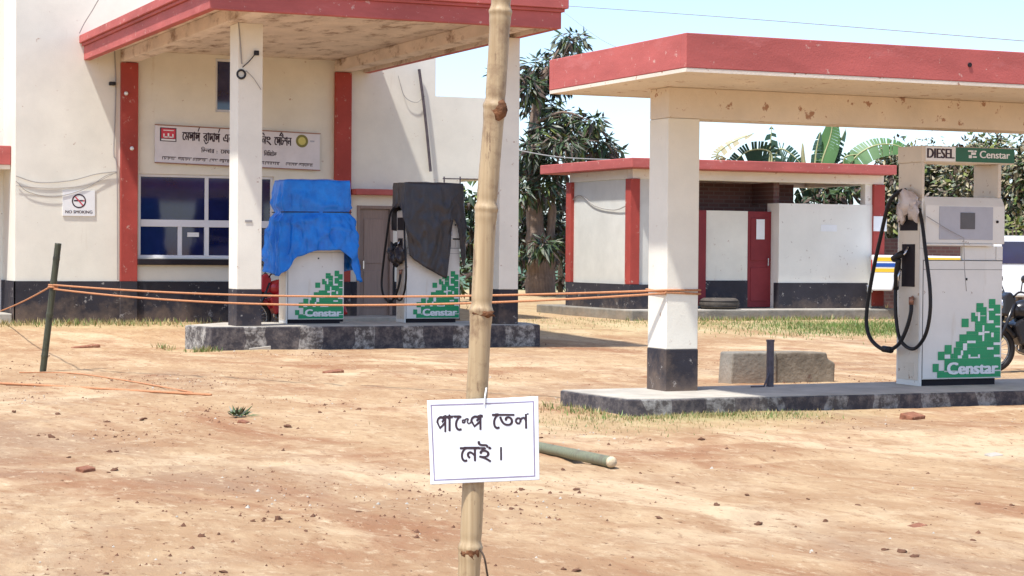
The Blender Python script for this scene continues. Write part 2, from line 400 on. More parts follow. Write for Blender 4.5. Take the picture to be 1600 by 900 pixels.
def wall_holes(mb, x0, x1, z0, z1, y0, y1, holes, m=0, ax=1):
    """a wall with openings; ax=1: wall across x facing -y; ax=0: wall along y (x0,x1 are then y)"""
    xs = sorted({x0, x1, *[h[0] for h in holes], *[h[1] for h in holes]}); xs = [x for x in xs if x0 <= x <= x1]
    zs = sorted({z0, z1, *[h[2] for h in holes], *[h[3] for h in holes]}); zs = [z for z in zs if z0 <= z <= z1]
    def full(i, k):
        if i < 0 or k < 0 or i >= len(xs) - 1 or k >= len(zs) - 1: return False
        cx, cz = (xs[i] + xs[i + 1]) / 2, (zs[k] + zs[k + 1]) / 2
        return not any(h[0] < cx < h[1] and h[2] < cz < h[3] for h in holes)
    def P(x, y, z): return (x, y, z) if ax == 1 else (y, x, z)
    for i in range(len(xs) - 1):
        for k in range(len(zs) - 1):
            if not full(i, k): continue
            a, b, c, d = xs[i], xs[i + 1], zs[k], zs[k + 1]
            mb.quad(P(a, y0, c), P(b, y0, c), P(b, y0, d), P(a, y0, d), m)
            mb.quad(P(b, y1, c), P(a, y1, c), P(a, y1, d), P(b, y1, d), m)
            if not full(i - 1, k): mb.quad(P(a, y1, c), P(a, y0, c), P(a, y0, d), P(a, y1, d), m)
            if not full(i + 1, k): mb.quad(P(b, y0, c), P(b, y1, c), P(b, y1, d), P(b, y0, d), m)
            if not full(i, k - 1): mb.quad(P(a, y1, c), P(b, y1, c), P(b, y0, c), P(a, y0, c), m)
            if not full(i, k + 1): mb.quad(P(a, y0, d), P(b, y0, d), P(b, y1, d), P(a, y1, d), m)
    return mb

GLYPH = {   # letters drawn as pen strokes: advance, strokes
    'প': (0.62, [[(0.34, 0.40), (0.43, 0.47), (0.36, 0.56), (0.20, 0.57), (0.07, 0.49), (0.03, 0.38)], [(0.03, 0.38), (0.20, 0.13), (0.51, 0.34)], [(0.53, 0.64), (0.53, 0.0)], [(0.42, 0.59), (0.63, 0.59)]]),
    'স': (0.64, [[(-0.01, 0.585), (0.65, 0.585)], [(0.54, 0.6), (0.54, 0.0)], [(0.08, 0.50), (0.18, 0.38), (0.10, 0.24), (0.20, 0.18)], [(0.18, 0.38), (0.36, 0.44), (0.54, 0.40)], [(0.36, 0.44), (0.38, 0.28), (0.28, 0.22)]]),
    'দ': (0.60, [[(-0.01, 0.585), (0.61, 0.585)], [(0.13, 0.6), (0.13, 0.12), (0.42, 0.44), (0.46, 0.22), (0.58, 0.02)]]),
}
def stroke_geo(strokes, r):
    V_, F_ = [], []
    for st_ in strokes:
        pts = [Vector((a, b, 0)) for a, b in st_]
        if len(pts) > 3: pts = catmull(pts, 5)
        k = len(pts)
        for i, p in enumerate(pts):
            d_ = (pts[min(i + 1, k - 1)] - pts[max(i - 1, 0)]).normalized(); n_ = Vector((-d_.y, d_.x, 0)) * r
            e_ = d_ * (r * 0.6) * (-1 if i == 0 else (1 if i == k - 1 else 0))
            V_ += [tuple((p + n_ + e_)[:2]), tuple((p - n_ + e_)[:2])]
            if i: q = len(V_); F_.append((q - 4, q - 3, q - 1, q - 2))
    return V_, F_
_tcache = {}
def text_geo(body):
    """flat outline of a text at size 1: (verts2d, faces)"""
    if body in _tcache: return _tcache[body]
    if any(ch in GLYPH for ch in body):
        V_, F_ = [], []; cx = 0.0
        for ch in body:
            if ch in GLYPH:
                wd, strokes = GLYPH[ch]
                vs, fs = stroke_geo(strokes, 0.048)
            else:
                vs, fs = text_geo(ch); wd = max(v[0] for v in vs) - 0.01 if vs else 0.2
                if ch == 'ি': wd = 0.25
            o_ = len(V_); V_ += [(v[0] + cx, v[1]) for v in vs]; F_ += [tuple(i + o_ for i in f) for f in fs]; cx += wd
        _tcache[body] = (V_, F_); return _tcache[body]
    c = bpy.data.curves.new('t', 'FONT'); c.body = body; c.size = 1; c.resolution_u = 3
    o = bpy.data.objects.new('t', c); COL.objects.link(o)
    bpy.context.view_layer.update()
    me = bpy.data.meshes.new_from_object(o.evaluated_get(bpy.context.evaluated_depsgraph_get()))
    g = ([(v.co.x, v.co.y) for v in me.vertices], [tuple(p.vertices) for p in me.polygons])
    bpy.data.objects.remove(o); bpy.data.curves.remove(c); bpy.data.meshes.remove(me)
    _tcache[body] = g; return g
def put_text(mb, body, fn, x, y, w=None, h=None, bold=0.0, m=0):
    """place text so its bounding box starts at x and its baseline is at y; w,h = wanted width / cap height (0.62 em)"""
    vs, fs = text_geo(body)
    if not vs: return
    x0 = min(v[0] for v in vs); x1 = max(v[0] for v in vs)
    sy = h / 0.65; sx = (w / (x1 - x0)) if w else sy
    for dx in ((0, bold, -bold) if bold else (0,)):
        mb.add([fn(x + (v[0] - x0) * sx + dx, y + v[1] * sy, 0.0 if dx == 0 else (0.05 if dx > 0 else 0.1)) for v in vs], fs, m)

# ------------------------------------------------------------------ ground
def sst(a, b, x):
    t = max(0, min(1, (x - a) / (b - a))); return t * t * (3 - 2 * t)
def gbase(x, y):
    return 0.15 * sst(29.5, 36, y) + 0.18 * sst(36, 55, y) + 0.2 * sst(60, 120, y)
def gz(x, y):
    z = gbase(x, y)
    if 2 < y < 60 and -12 < x < 40:
        z += 0.016 * noise.noise((x * 0.5, y * 0.9, 1)) + 0.010 * noise.noise((x * 1.7, y * 2.6, 5)) + 0.006 * noise.noise((x * 5, y * 7, 9))
        z += 0.005 * noise.noise((x * 11, y * 13, 3)) + rut(x, y)[0]
        z += 0.02 * max(0, noise.noise((x * 2.2, y * 2.2, 31)) - 0.25)
    return z
RUTS = [(10.9, 0.16, 0.9), (12.3, 0.16, 0.9), (13.6, -0.10, 0.6), (15.0, -0.10, 0.6), (21.2, 0.06, 1.0), (22.7, 0.06, 1.0), (25.0, -0.03, 0.8), (26.5, -0.03, 0.8)]
def rut(x, y):
    h = 0.0; t = 0.0
    for y0, k, a in RUTS:
        d = y - y0 - k * x - 0.5 * math.sin(x * 0.35 + y0)
        if abs(d) < 1:
            q = a * (0.55 + 0.6 * noise.noise((x * 0.5, y0, 2)))
            h += q * (-0.022 * math.exp(-(d / 0.13) ** 2) + 0.013 * math.exp(-((abs(d) - 0.27) / 0.10) ** 2)); t = max(t, q * math.exp(-(d / 0.17) ** 2))
    return h, t
def axis(a, b, step, far, k=1.35):
    out = list(np.arange(a, b + 1e-6, step)); s = step
    hi = b
    while hi < far: s *= k; hi += s; out.append(hi)
    lo = a; s = step
    while lo > -far: s *= k; lo -= s; out.insert(0, lo)
    return out
gx = axis(-4, 20, 0.075, 1500); gy = axis(7, 36, 0.085, 1500)
nx, ny = len(gx), len(gy)
V = [(x, y, gz(x, y)) for y in gy for x in gx]
Fc = [(j * nx + i, j * nx + i + 1, (j + 1) * nx + i + 1, (j + 1) * nx + i) for j in range(ny - 1) for i in range(nx - 1)]
gme = bpy.data.meshes.new('ground'); gme.from_pydata(V, [], Fc); gme.update()
gme.polygons.foreach_set('use_smooth', [True] * len(Fc))
ground = bpy.data.objects.new('ground', gme); COL.objects.link(ground); ground['kind'] = 'structure'
straw = gme.attributes.new('straw', 'FLOAT', 'POINT')
PATCH = [(9.0, 16.2, 1.6, 0.7, 1.0), (8.3, 15.6, 1.6, 0.9, 0.6), (7.5, 34.8, 3.5, 1.1, 0.7), (21.5, 33.2, 3.5, 2.4, 1.0), (24, 31.5, 4, 3, 0.9), (17, 34, 6, 3.0, 0.8), (8.2, 29.0, 0.9, 0.6, 0.7)]
vals = []
for (x, y, z) in V:
    a = 0.0
    for (px, py, rx, ry, k) in PATCH:
        d = ((x - px) / rx) ** 2 + ((y - py) / ry) ** 2
        if d < 4: a = max(a, k * math.exp(-d * 1.3))
    a = max(a, 0.55 * sst(33, 42, y))
    vals.append(a + 2.0 * sst(50, 62, y))
straw.data.foreach_set('value', vals)
turf = gme.attributes.new('turf', 'FLOAT', 'POINT')
TURF = [(22.4, 32.4, 2.6, 1.5, 1.0), (24.8, 31.4, 2.2, 1.6, 1.0), (21.5, 33.6, 2.2, 0.8, 0.8), (9.2, 15.9, 1.1, 0.4, 0.5), (7.2, 35.6, 2.2, 0.5, 0.4)]
tv_ = []
for (x, y, z) in V:
    a = 0.0
    for (px, py, rx, ry, k) in TURF:
        d = ((x - px) / rx) ** 2 + ((y - py) / ry) ** 2
        if d < 4: a = max(a, k * math.exp(-d * 1.1))
    tv_.append(a)
turf.data.foreach_set('value', tv_)
ra = gme.attributes.new('rut', 'FLOAT', 'POINT'); ra.data.foreach_set('value', [rut(x, y)[1] if (7 < y < 36 and -5 < x < 21) else 0.0 for (x, y, z) in V])

def ground_mat():
    m, N, L, P = newmat('sandy_red_dirt')
    geo = N.new('ShaderNodeNewGeometry')
    def nz(scale, sc=(1, 1, 1), det=6, rg=0.6, dist=0.0):
        mp = N.new('ShaderNodeMapping'); mp.inputs['Scale'].default_value = sc; mp.inputs['Rotation'].default_value = (0, 0, 0.38); mp.inputs['Location'].default_value = (scale * 13.7, scale * 5.1, 0)
        L.new(geo.outputs['Position'], mp.inputs[0])
        n = N.new('ShaderNodeTexNoise'); n.inputs['Distortion'].default_value = dist; n.inputs['Scale'].default_value = scale; n.inputs['Detail'].default_value = det
        n.inputs['Roughness'].default_value = rg
        L.new(mp.outputs[0], n.inputs['Vector']); return n.outputs[0]
    def ramp(src, a, b, c0=(0, 0, 0), c1=(1, 1, 1), k1=1.0):
        c1 = tuple(q * k1 for q in c1)
        r = N.new('ShaderNodeValToRGB'); r.color_ramp.elements[0].position, r.color_ramp.elements[1].position = a, b
        r.color_ramp.elements[0].color = (*c0, 1); r.color_ramp.elements[1].color = (*c1, 1)
        L.new(src, r.inputs[0]); return r.outputs[0]
    def mix(f, a, b):
        x = N.new('ShaderNodeMix'); x.data_type = 'RGBA'
        L.new(f, x.inputs['Factor'])
        for s_, q in (('A', a), ('B', b)):
            if isinstance(q, tuple): x.inputs[s_].default_value = (*q, 1)
            else: L.new(q, x.inputs[s_])
        return x.outputs['Result']
    big = nz(0.42, (1.0, 0.42, 1), 9, 0.66, 0.6)
    c = ramp(big, 0.36, 0.64, (0.320, 0.188, 0.102), (0.417, 0.278, 0.155))
    med = nz(1.6, (1.0, 0.40, 1), 9, 0.72, 0.5)
    c = mix(ramp(med, 0.47, 0.62, k1=0.8), c, (0.490, 0.347, 0.202))
    tracks = nz(0.55, (0.9, 0.5, 1), 10, 0.68, 1.0)
    c = mix(ramp(tracks, 0.50, 0.62, k1=0.85), c, (0.561, 0.425, 0.267))
    red = nz(0.6, (0.9, 0.45, 1), 10, 0.72, 0.8)
    c = mix(ramp(red, 0.515, 0.63, k1=0.85), c, (0.281, 0.136, 0.070))
    pk = nz(0.33, (1.0, 0.5, 1), 8, 0.68, 0.6)
    c = mix(ramp(pk, 0.53, 0.64, k1=0.7), c, (0.293, 0.188, 0.118))
    a3 = N.new('ShaderNodeAttribute'); a3.attribute_name = 'rut'
    m3 = N.new('ShaderNodeMath'); m3.operation = 'MULTIPLY'; L.new(a3.outputs['Fac'], m3.inputs[0]); L.new(ramp(nz(2.5, (1, 0.6, 1), 8, 0.7), 0.36, 0.60), m3.inputs[1])
    c = mix(m3.outputs[0], c, (0.540, 0.399, 0.238))
    sp = nz(6, (1.0, 0.45, 1), 9, 0.8, 0.3)
    c = mix(ramp(sp, 0.53, 0.64, k1=0.75), c, (0.281, 0.154, 0.079))
    sp3 = nz(9, (1, 0.5, 1), 8, 0.8)
    c = mix(ramp(sp3, 0.54, 0.66, k1=0.8), c, (0.568, 0.441, 0.284))
    sp2 = nz(17, (1, 0.5, 1), 6, 0.78)
    c = mix(ramp(sp2, 0.585, 0.66), c, (0.155, 0.077, 0.040))
    at_ = N.new('ShaderNodeAttribute'); at_.attribute_name = 'straw'
    pn = nz(3.0, (1, 1, 1), 8, 0.75)
    mu = N.new('ShaderNodeMath'); mu.operation = 'MULTIPLY'; L.new(at_.outputs['Fac'], mu.inputs[0])
    L.new(ramp(pn, 0.30, 0.62), mu.inputs[1])
    cl = N.new('ShaderNodeClamp'); L.new(mu.outputs[0], cl.inputs[0])
    c = mix(cl.outputs[0], c, (0.47, 0.38, 0.20))
    sb = N.new('ShaderNodeMath'); sb.operation = 'SUBTRACT'; L.new(at_.outputs['Fac'], sb.inputs[0]); sb.inputs[1].default_value = 1.2
    cl2 = N.new('ShaderNodeClamp'); L.new(sb.outputs[0], cl2.inputs[0])
    c = mix(cl2.outputs[0], c, (0.10, 0.17, 0.11))
    a2 = N.new('ShaderNodeAttribute'); a2.attribute_name = 'turf'
    mu2 = N.new('ShaderNodeMath'); mu2.operation = 'MULTIPLY'; L.new(a2.outputs['Fac'], mu2.inputs[0]); L.new(ramp(pn, 0.28, 0.55), mu2.inputs[1])
    c = mix(mu2.outputs[0], c, (0.20, 0.22, 0.075))
    L.new(c, P.inputs['Base Color'])
    P.inputs['Roughness'].default_value = 0.95; P.inputs['Specular IOR Level'].default_value = 0.1
    b1 = N.new('ShaderNodeBump'); b1.inputs['Strength'].default_value = 0.7; b1.inputs['Distance'].default_value = 0.03
    L.new(sp, b1.inputs['Height'])
    b2 = N.new('ShaderNodeBump'); b2.inputs['Strength'].default_value = 0.5; b2.inputs['Distance'].default_value = 0.012
    L.new(sp2, b2.inputs['Height']); L.new(b1.outputs[0], b2.inputs['Normal']); L.new(b2.outputs[0], P.inputs['Normal'])
    return m
gme.materials.append(ground_mat())

# ------------------------------------------------------------------ main building
WY = 36.1
G0 = 0.10
bld = thing('station_building', 'cream two storey office building with red posts and black plinth behind the covered pumps', 'building', (10.5, WY, G0))
WIN = (8.38, 10.93, 1.33, 2.86); UPW = (9.80, 10.62, 4.03, 5.02); DOOR = (12.57, 13.30, 0.25, 2.35)
mb = MB()
wall_holes(mb, 6.17, 14.67, G0, 2.9, WY, WY + 0.25, [WIN, DOOR])
wall_holes(mb, 6.17, 15.35, 2.9, 4.49, WY, WY + 0.25, [(UPW[0], UPW[1], UPW[2], 4.49)])
wall_holes(mb, 6.17, 14.16, 4.49, 7.2, WY, WY + 0.25, [(UPW[0], UPW[1], 4.49, UPW[3])])
wall_holes(mb, WY + 0.25, 46, G0, 7.2, 6.17, 6.42, [], ax=0)
mb.box(15.1, 15.35, WY + 0.25, 46, 2.9, 4.49); mb.box(14.42, 14.67, WY + 0.25, 46, G0, 2.9)
mb.box(6.42, 15.1, 45.75, 46, G0, 4.49)
mb.box(14.67, 15.1, WY + 0.25, 45.75, 2.9, 3.02)
mb.build('wall', CREAM, bld)
MB().box(6.42, 15.1, WY + 0.25, 45.75, 4.3, 4.45).build('roof_slab', CREAM2, bld)
mb = MB(); mb.box(6.145, 8.03, WY - 0.03, WY - 0.001, G0 - 0.1, 0.9); mb.box(8.34, 12.10, WY - 0.03, WY - 0.001, G0 - 0.1, 0.9)
mb.box(12.42, 12.57, WY - 0.03, WY - 0.001, G0 - 0.1, 0.9); mb.box(13.30, 14.69, WY - 0.03, WY - 0.001, G0 - 0.1, 0.9)
mb.box(6.14, 6.169, WY - 0.03, 37.4, G0 - 0.1, 0.9)
mb.build('plinth', BLACKP, bld)
for x0, x1 in ((8.03, 8.34), (12.10, 12.42)):
    mb = MB(); mb.box(x0, x1, WY - 0.10, WY - 0.001, 0.9, 4.86); mb.box(x0, x1, WY - 0.10, WY - 0.001, 0.0, 0.898, 1)
    mb.build('post', [RED2, BLACKP], bld, bevel=0.008)
mb = MB(); mb.box(12.44, 13.45, WY - 0.32, WY - 0.001, 2.55, 2.66)
mb.build('door_sunshade', RED, bld, bevel=0.01)
# large window
def window(x0, x1, z0, z1, muls_hi, muls_lo, tz, parent, nm='window'):
    f = MB(); y0, y1 = WY + 0.06, WY + 0.13; t = 0.05
    f.box(x0, x1, y0, y1, z0, z0 + t); f.box(x0, x1, y0, y1, z1 - t, z1)
    f.box(x0, x0 + t, y0, y1, z0 + t, z1 - t); f.box(x1 - t, x1, y0, y1, z0 + t, z1 - t)
    if tz:
        f.box(x0 + t, x1 - t, y0 - 0.01, y1, tz[0], tz[1])
        for m_ in muls_hi: f.box(m_ - 0.035, m_ + 0.035, y0, y1, tz[1], z1 - t)
        for m_ in muls_lo: f.box(m_ - 0.04, m_ + 0.04, y0, y1, z0 + t, tz[0])
    o = f.build(nm, ALU, parent, bevel=0.006)
    MB().box(x0 + 0.02, x1 - 0.02, y0 + 0.03, y0 + 0.045, z0 + 0.02, z1 - 0.02).build('pane', GLASS, o)
    return o
wo = window(*WIN, [9.66], [9.16, 9.66, 10.3], (1.90, 2.03), bld)
mb = MB(); mb.box(9.62, 9.70, WY + 0.045, WY + 0.059, 1.36, 1.9); mb.box(9.3, 9.52, WY + 0.07, WY + 0.078, 1.72, 1.80)
mb.build('notice', WHITE, wo)
MB().box(8.34, 10.98, WY - 0.14, WY - 0.001, 1.20, 1.31).build('sill_shadow_slab', DARK, bld, bevel=0.01)  # near-black slab stands in for the shadow of the counter slab
window(*UPW, [], [], None, bld)
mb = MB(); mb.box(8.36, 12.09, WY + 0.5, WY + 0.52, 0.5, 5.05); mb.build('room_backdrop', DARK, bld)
# door
mb = MB(); x0, x1, z0, z1 = DOOR
mb.box(x0, x0 + 0.06, WY - 0.02, WY + 0.12, z0, z1); mb.box(x1 - 0.06, x1, WY - 0.02, WY + 0.12, z0, z1); mb.box(x0 + 0.06, x1 - 0.06, WY - 0.02, WY + 0.12, z1 - 0.06, z1)
d = mb.build('door_frame', DOORB, bld, bevel=0.006)
mb = MB(); mb.box(x0 + 0.062, x1 - 0.062, WY + 0.05, WY + 0.09, z0, z1 - 0.062)
for za, zb in ((z0 + 0.15, z0 + 0.85), (z0 + 1.0, z1 - 0.25)): mb.box(x0 + 0.16, x1 - 0.16, WY + 0.035, WY + 0.051, za, zb)
dr0 = mb.build('door', DOORB, bld, bevel=0.006)
mb = MB(); mb.tube([(x0 + 0.14, WY + 0.034, 1.15), (x0 + 0.14, WY - 0.01, 1.15), (x0 + 0.14, WY - 0.01, 1.30), (x0 + 0.14, WY + 0.034, 1.30)], 0.012, 6); mb.build('handle', CHROME, dr0)
MB().box(11.9, 13.9, WY - 0.8, WY - 0.04, 0.0, 0.25).build('door_step', CONC, bld, bevel=0.02)
# wing on the left
wing_y = 37.4
mb = MB(); wall_holes(mb, 1.5, 6.169, G0, 7.2, wing_y, wing_y + 0.2, [(4.6, 5.97, 0.4, 2.55), (2.5, 6.05, 3.33, 3.62)])
mb.build('wing_wall', WHITEW, bld)
mb = MB(); mb.box(1.5, 6.165, wing_y - 0.85, wing_y - 0.001, 2.98, 3.32); mb.build('wing_sunshade', RED, bld, bevel=0.01)
MB().box(1.5, 6.16, wing_y - 0.83, wing_y - 0.001, 2.90, 2.979).build('sunshade_soffit', CREAM2, bld)
MB().box(4.62, 5.95, wing_y + 0.06, wing_y + 0.1, 0.4, 2.55).build('wing_door', MAROON, bld)
MB().box(2.5, 6.05, wing_y + 0.1, wing_y + 0.13, 3.33, 3.62).build('wing_dark_strip', GLASS, bld)  # dark glossy strip filling the slot above the wing sunshade
MB().box(1.5, 6.13, wing_y - 1.25, wing_y - 0.002, -0.05, 0.32).build('wing_step', CONC, bld, bevel=0.02)

# ------------------------------------------------------------------ main canopy
CX0, CX1, CYF, CYB = 7.37, 12.82, 27.5, WY - 0.002
cz = 4.87
can = thing('forecourt_canopy', 'large flat canopy with red moulded fascia and peeling soffit joined to the cream building', 'canopy', (10.1, 31.8, 0.0))
MB().box(CX0 + 0.12, CX1 - 0.12, CYF + 0.12, CYB, 5.08, 5.27).build('slab', SOFFIT, can)
def fascia(mb, x0, x1, y0, y1, th, z0, z1):
    mb.box(x0, x1, y0, y0 + th, z0, z1)
    mb.box(x0, x0 + th, y0 + th, y1, z0, z1)
    mb.box(x1 - th, x1, y0 + th, y1, z0, z1)
mb = MB(); fascia(mb, CX0, CX1, CYF, CYB, 0.12, cz, 5.12); fascia(mb, CX0 - 0.04, CX1 + 0.04, CYF - 0.04, CYB, 0.16, 5.121, 5.17)
fascia(mb, CX0 - 0.085, CX1 + 0.085, CYF - 0.085, CYB, 0.22, 5.171, 5.31)
mb.build('fascia', RED, can, bevel=0.01)
# bare inner faces of the fascia
mb = MB(); mb.box(CX1 - 0.135, CX1 - 0.1205, CYF + 0.121, CYB, cz + 0.004, 5.078); mb.box(CX0 + 0.1205, CX0 + 0.135, CYF + 0.121, CYB, cz + 0.004, 5.078)
mb.box(CX0 + 0.136, CX1 - 0.136, CYF + 0.1205, CYF + 0.135, cz + 0.004, 5.078)
mb.build('fascia_lining', SOFFIT, can)
for x0, x1 in ((8.03, 8.33), (12.1, 12.42)):
    MB().box(x0, x1, CYF + 0.14, CYB, cz, 5.079).build('beam', SOFFIT, can, bevel=0.012)
def column(x0, x1, y0, y1, z0, zb, z1, parent, m):
    mb = MB(); mb.box(x0, x1, y0, y1, zb, z1); mb.box(x0 - 0.004, x1 + 0.004, y0 - 0.004, y1 + 0.004, z0, zb, 1)
    return mb.build('column', [m, BLACKP], parent, bevel=0.008)
column(8.20, 8.58, 28.95, 29.4, 0.30, 0.90, 4.868, can, CREAM)
column(12.45, 12.80 - 0.02, 28.95, 29.4, 0.30, 0.90, 4.868, can, CREAM)

isl = thing('pump_island', 'long concrete pump island with black and white kerb under the large canopy', 'pump island', (10.3, 29.6, 0))
mb = MB(); mb.prism([(7.76, 28.75), (13.08, 28.75), (13.25, 29.6), (13.0, 30.5), (8.4, 30.5), (7.57, 29.55)], 2, -0.1, 0.345)
mb.build('kerb', KERB1, isl, bevel=0.015)
mb = MB(); mb.prism([(7.79, 28.78), (13.06, 28.78), (13.22, 29.6), (12.98, 30.47), (8.42, 30.47), (7.61, 29.56)], 2, 0.3445, 0.352)
mb.build('top_screed', CONC, isl)

# ------------------------------------------------------------------ right canopy, island
can2 = thing('pump_canopy', 'small flat canopy with red fascia over the diesel pump on the right', 'canopy', (11.5, 17.2, 0))
X0, X1, Y0, Y1 = 8.51, 18.2, 15.64, 18.54
MB().box(X0 + 0.1, X1 - 0.1, Y0 + 0.1, Y1 - 0.1, 3.11, 3.36).build('slab', CREAM2, can2)
mb = MB(); mb.box(X0, X1, Y0, Y0 + 0.1, 3.14, 3.45); mb.box(X0, X1, Y1 - 0.1, Y1, 3.14, 3.45)
mb.box(X0, X0 + 0.1, Y0 + 0.1, Y1 - 0.1, 3.14, 3.45); mb.box(X1 - 0.1, X1, Y0 + 0.1, Y1 - 0.1, 3.14, 3.45)
mb.build('fascia', RED, can2, bevel=0.008)
mb = MB(); mb.box(X0 + 0.004, X1 - 0.004, Y0 + 0.004, Y0 + 0.0995, 3.105, 3.139); mb.box(X0 + 0.004, X0 + 0.0995, Y0 + 0.1, Y1 - 0.1, 3.105, 3.139)
mb.box(X0 + 0.004, X1 - 0.004, Y1 - 0.0995, Y1 - 0.004, 3.105, 3.139)
mb.build('fascia_underside', CREAM2, can2)
MB().box(9.165, 17.5, 17.19, 17.58, 2.81, 3.109).build('beam', CREAM2, can2, bevel=0.01)
column(9.165, 9.515, 17.19, 17.58, 0.14, 0.56, 2.808, can2, CREAM)
column(17.1, 17.49, 17.19, 17.58, 0.14, 0.56, 2.808, can2, CREAM)
mb = MB(); mb.tube([(12.75 - 1.2, Y0 - 0.012, 3.30), (12.75 - 1.2, Y0 + 0.01, 3.30)], 0.022, 10); mb.build('pipe_hole', DARK, can2)

isl2 = thing('pump_island', 'low concrete pump island with worn kerb beside the diesel pump and near column', 'pump island', (11.5, 16.9, 0))
prof = [(8.34, 16.33), (13.0, 16.30), (17.9, 16.30), (17.9, 17.95), (8.30, 17.72)]
# broken front edge: jagged outline
rnd = random.Random(3)
front = []
x = 8.36
while x < 17.8:
    front.append((x, 16.31 + rnd.uniform(-0.012, 0.02))); x += rnd.uniform(0.09, 0.22)
front[0] = (8.36, 16.42); front[1] = (8.52, 16.36)
poly = front + [(17.9, 16.30), (17.9, 17.95), (8.28, 17.72), (8.29, 17.3), (8.31, 16.9)]
mb = MB(); mb.prism(poly, 2, -0.1, 0.145); mb.build('kerb', KERB2, isl2, bevel=0.012)
mb = MB(); mb.prism([(p[0] + (0.015 if p[0] < 8.4 else 0), p[1] + (0.02 if p[1] < 17 else -0.02)) for p in poly], 2, 0.1445, 0.153)
mb.build('top_screed', CONC, isl2)

# ------------------------------------------------------------------ shed
PY = 35.4
shed = thing('toilet_block', 'low cream flat roofed shed with red trim and maroon door behind the right column', 'shed', (21.4, 37.6, 0.1))
RX0, RX1, RY0, RY1 = 18.25, 24.57, 35.75, 40.2
mb = MB(); mb.box(RX0, RX1, RY0, RY1, 3.20, 3.40); mb.build('roof', RED, shed, bevel=0.015)
mb = MB(); mb.box(18.50, 24.55, 36.2, 36.45, 3.0, 3.199); mb.box(18.50, 18.72, 36.45, 39.2, 3.0, 3.199); mb.box(18.72, 24.3, 38.95, 39.2, 3.0, 3.199); mb.box(24.30, 24.55, 36.45, 39.2, 3.0, 3.199)
mb.build('ring_beam', CREAM, shed, bevel=0.01)
MB().box(18.66, 19.25, 36.22, 36.42, 0.85, 2.999).build('front_strip', GREYW, shed)
MB().box(18.52, 18.70, 36.421, 39.1, 0.85, 2.9975).build('end_wall', GREYW, shed)
MB().box(18.701, 19.95, 39.0, 39.15, 0.3, 2.999).build('rear_wall', GREYW, shed)
MB().box(18.44, 18.655, 36.17, 36.41, 0.85, 2.9985).build('corner_post', RED2, shed, bevel=0.008)
MB().box(18.44, 18.66, 39.0, 39.25, 0.85, 2.9985).build('corner_post', RED2, shed, bevel=0.008)
MB().box(24.28, 24.56, 36.17, 36.44, 0.4, 2.998).build('corner_post', RED2, shed, bevel=0.008)
MB().box(20.10, 20.36, 36.47, 36.62, 0.41, 2.388).build('door_post', MAROON, shed)
MB().box(20.362, 21.385, 36.53, 36.68, 0.93, 2.388).build('inner_wall', CREAM, shed)
MB().box(20.362, 21.385, 36.51, 36.68, 0.35, 0.929).build('inner_plinth', BLACKP, shed)
mb = MB(); mb.box(21.39, 21.955, 36.53, 36.58, 0.37, 2.385)
for za, zb in ((0.5, 1.2), (1.35, 2.25)): mb.box(21.46, 21.89, 36.515, 36.531, za, zb)
dr = mb.build('door', MAROON, shed, bevel=0.006)
mb = MB(); mb.tube([(21.86, 36.515, 1.25), (21.86, 36.47, 1.25), (21.86, 36.47, 1.40), (21.86, 36.515, 1.40)], 0.012, 6); mb.build('handle', CHROME, dr)
MB().box(21.58, 21.78, 36.500, 36.506, 1.80, 2.22).build('notice', WHITE, dr)
MB().box(20.2, 23.0, 37.35, 37.5, 2.2, 2.999).build('brick_wall', BRICKW, shed)
MB().box(20.05, 22.1, 36.70, 37.349, 2.30, 2.387).build('ledge', CONCD, shed)
MB().box(21.96, 22.1, 36.46, 37.349, 2.561, 2.999).build('brick_pier', BRICKW, shed)
MB().box(18.75, 20.05, 37.6, 37.7, 0.35, 2.999).build('back_wall', DARK, shed)
for nm_, b_ in (('screen_wall', (21.96, 24.15, 36.22, 36.40, 0.89, 2.56)), ('return_wall', (21.96, 22.1, 36.401, 36.7, 0.35, 2.56)),
        ('pier', (24.10, 24.275, 36.24, 36.42, 2.561, 2.999)), ('pier', (24.151, 24.278, 36.23, 36.42, 0.35, 2.56)), ('rear_wall', (22.1, 24.2, 38.97, 39.12, 0.3, 2.45))):
    MB().box(*b_).build(nm_, WHITEW, shed)
MB().box(21.95, 24.16, 36.19, 36.40, 0.33, 0.889).build('screen_plinth', BLACKP, shed)
MB().box(18.42, 19.25, 36.15, 36.42, 0.1, 0.849).build('corner_plinth', BLACKP, shed)
MB().box(18.43, 18.72, 36.43, 39.2, 0.1, 0.848).build('end_plinth', BLACKP, shed)
mb = MB(); mb.box(22.98, 23.38, 36.212, 36.219, 1.98, 2.12); mb.build('notice', WHITE, shed)
mb = MB(); mb.box(24.27, 24.60, 36.155, 36.168, 2.0, 2.32); mb.build('notice', WHITE, shed)
mb = MB(); mb.box(18.1, 24.9, PY, 40.0, -0.05, 0.345); mb.build('platform', CONCD, shed, bevel=0.02)
MB().box(18.12, 24.88, PY + 0.02, 36.1, 0.3445, 0.352).build('platform_top', CONC, shed)

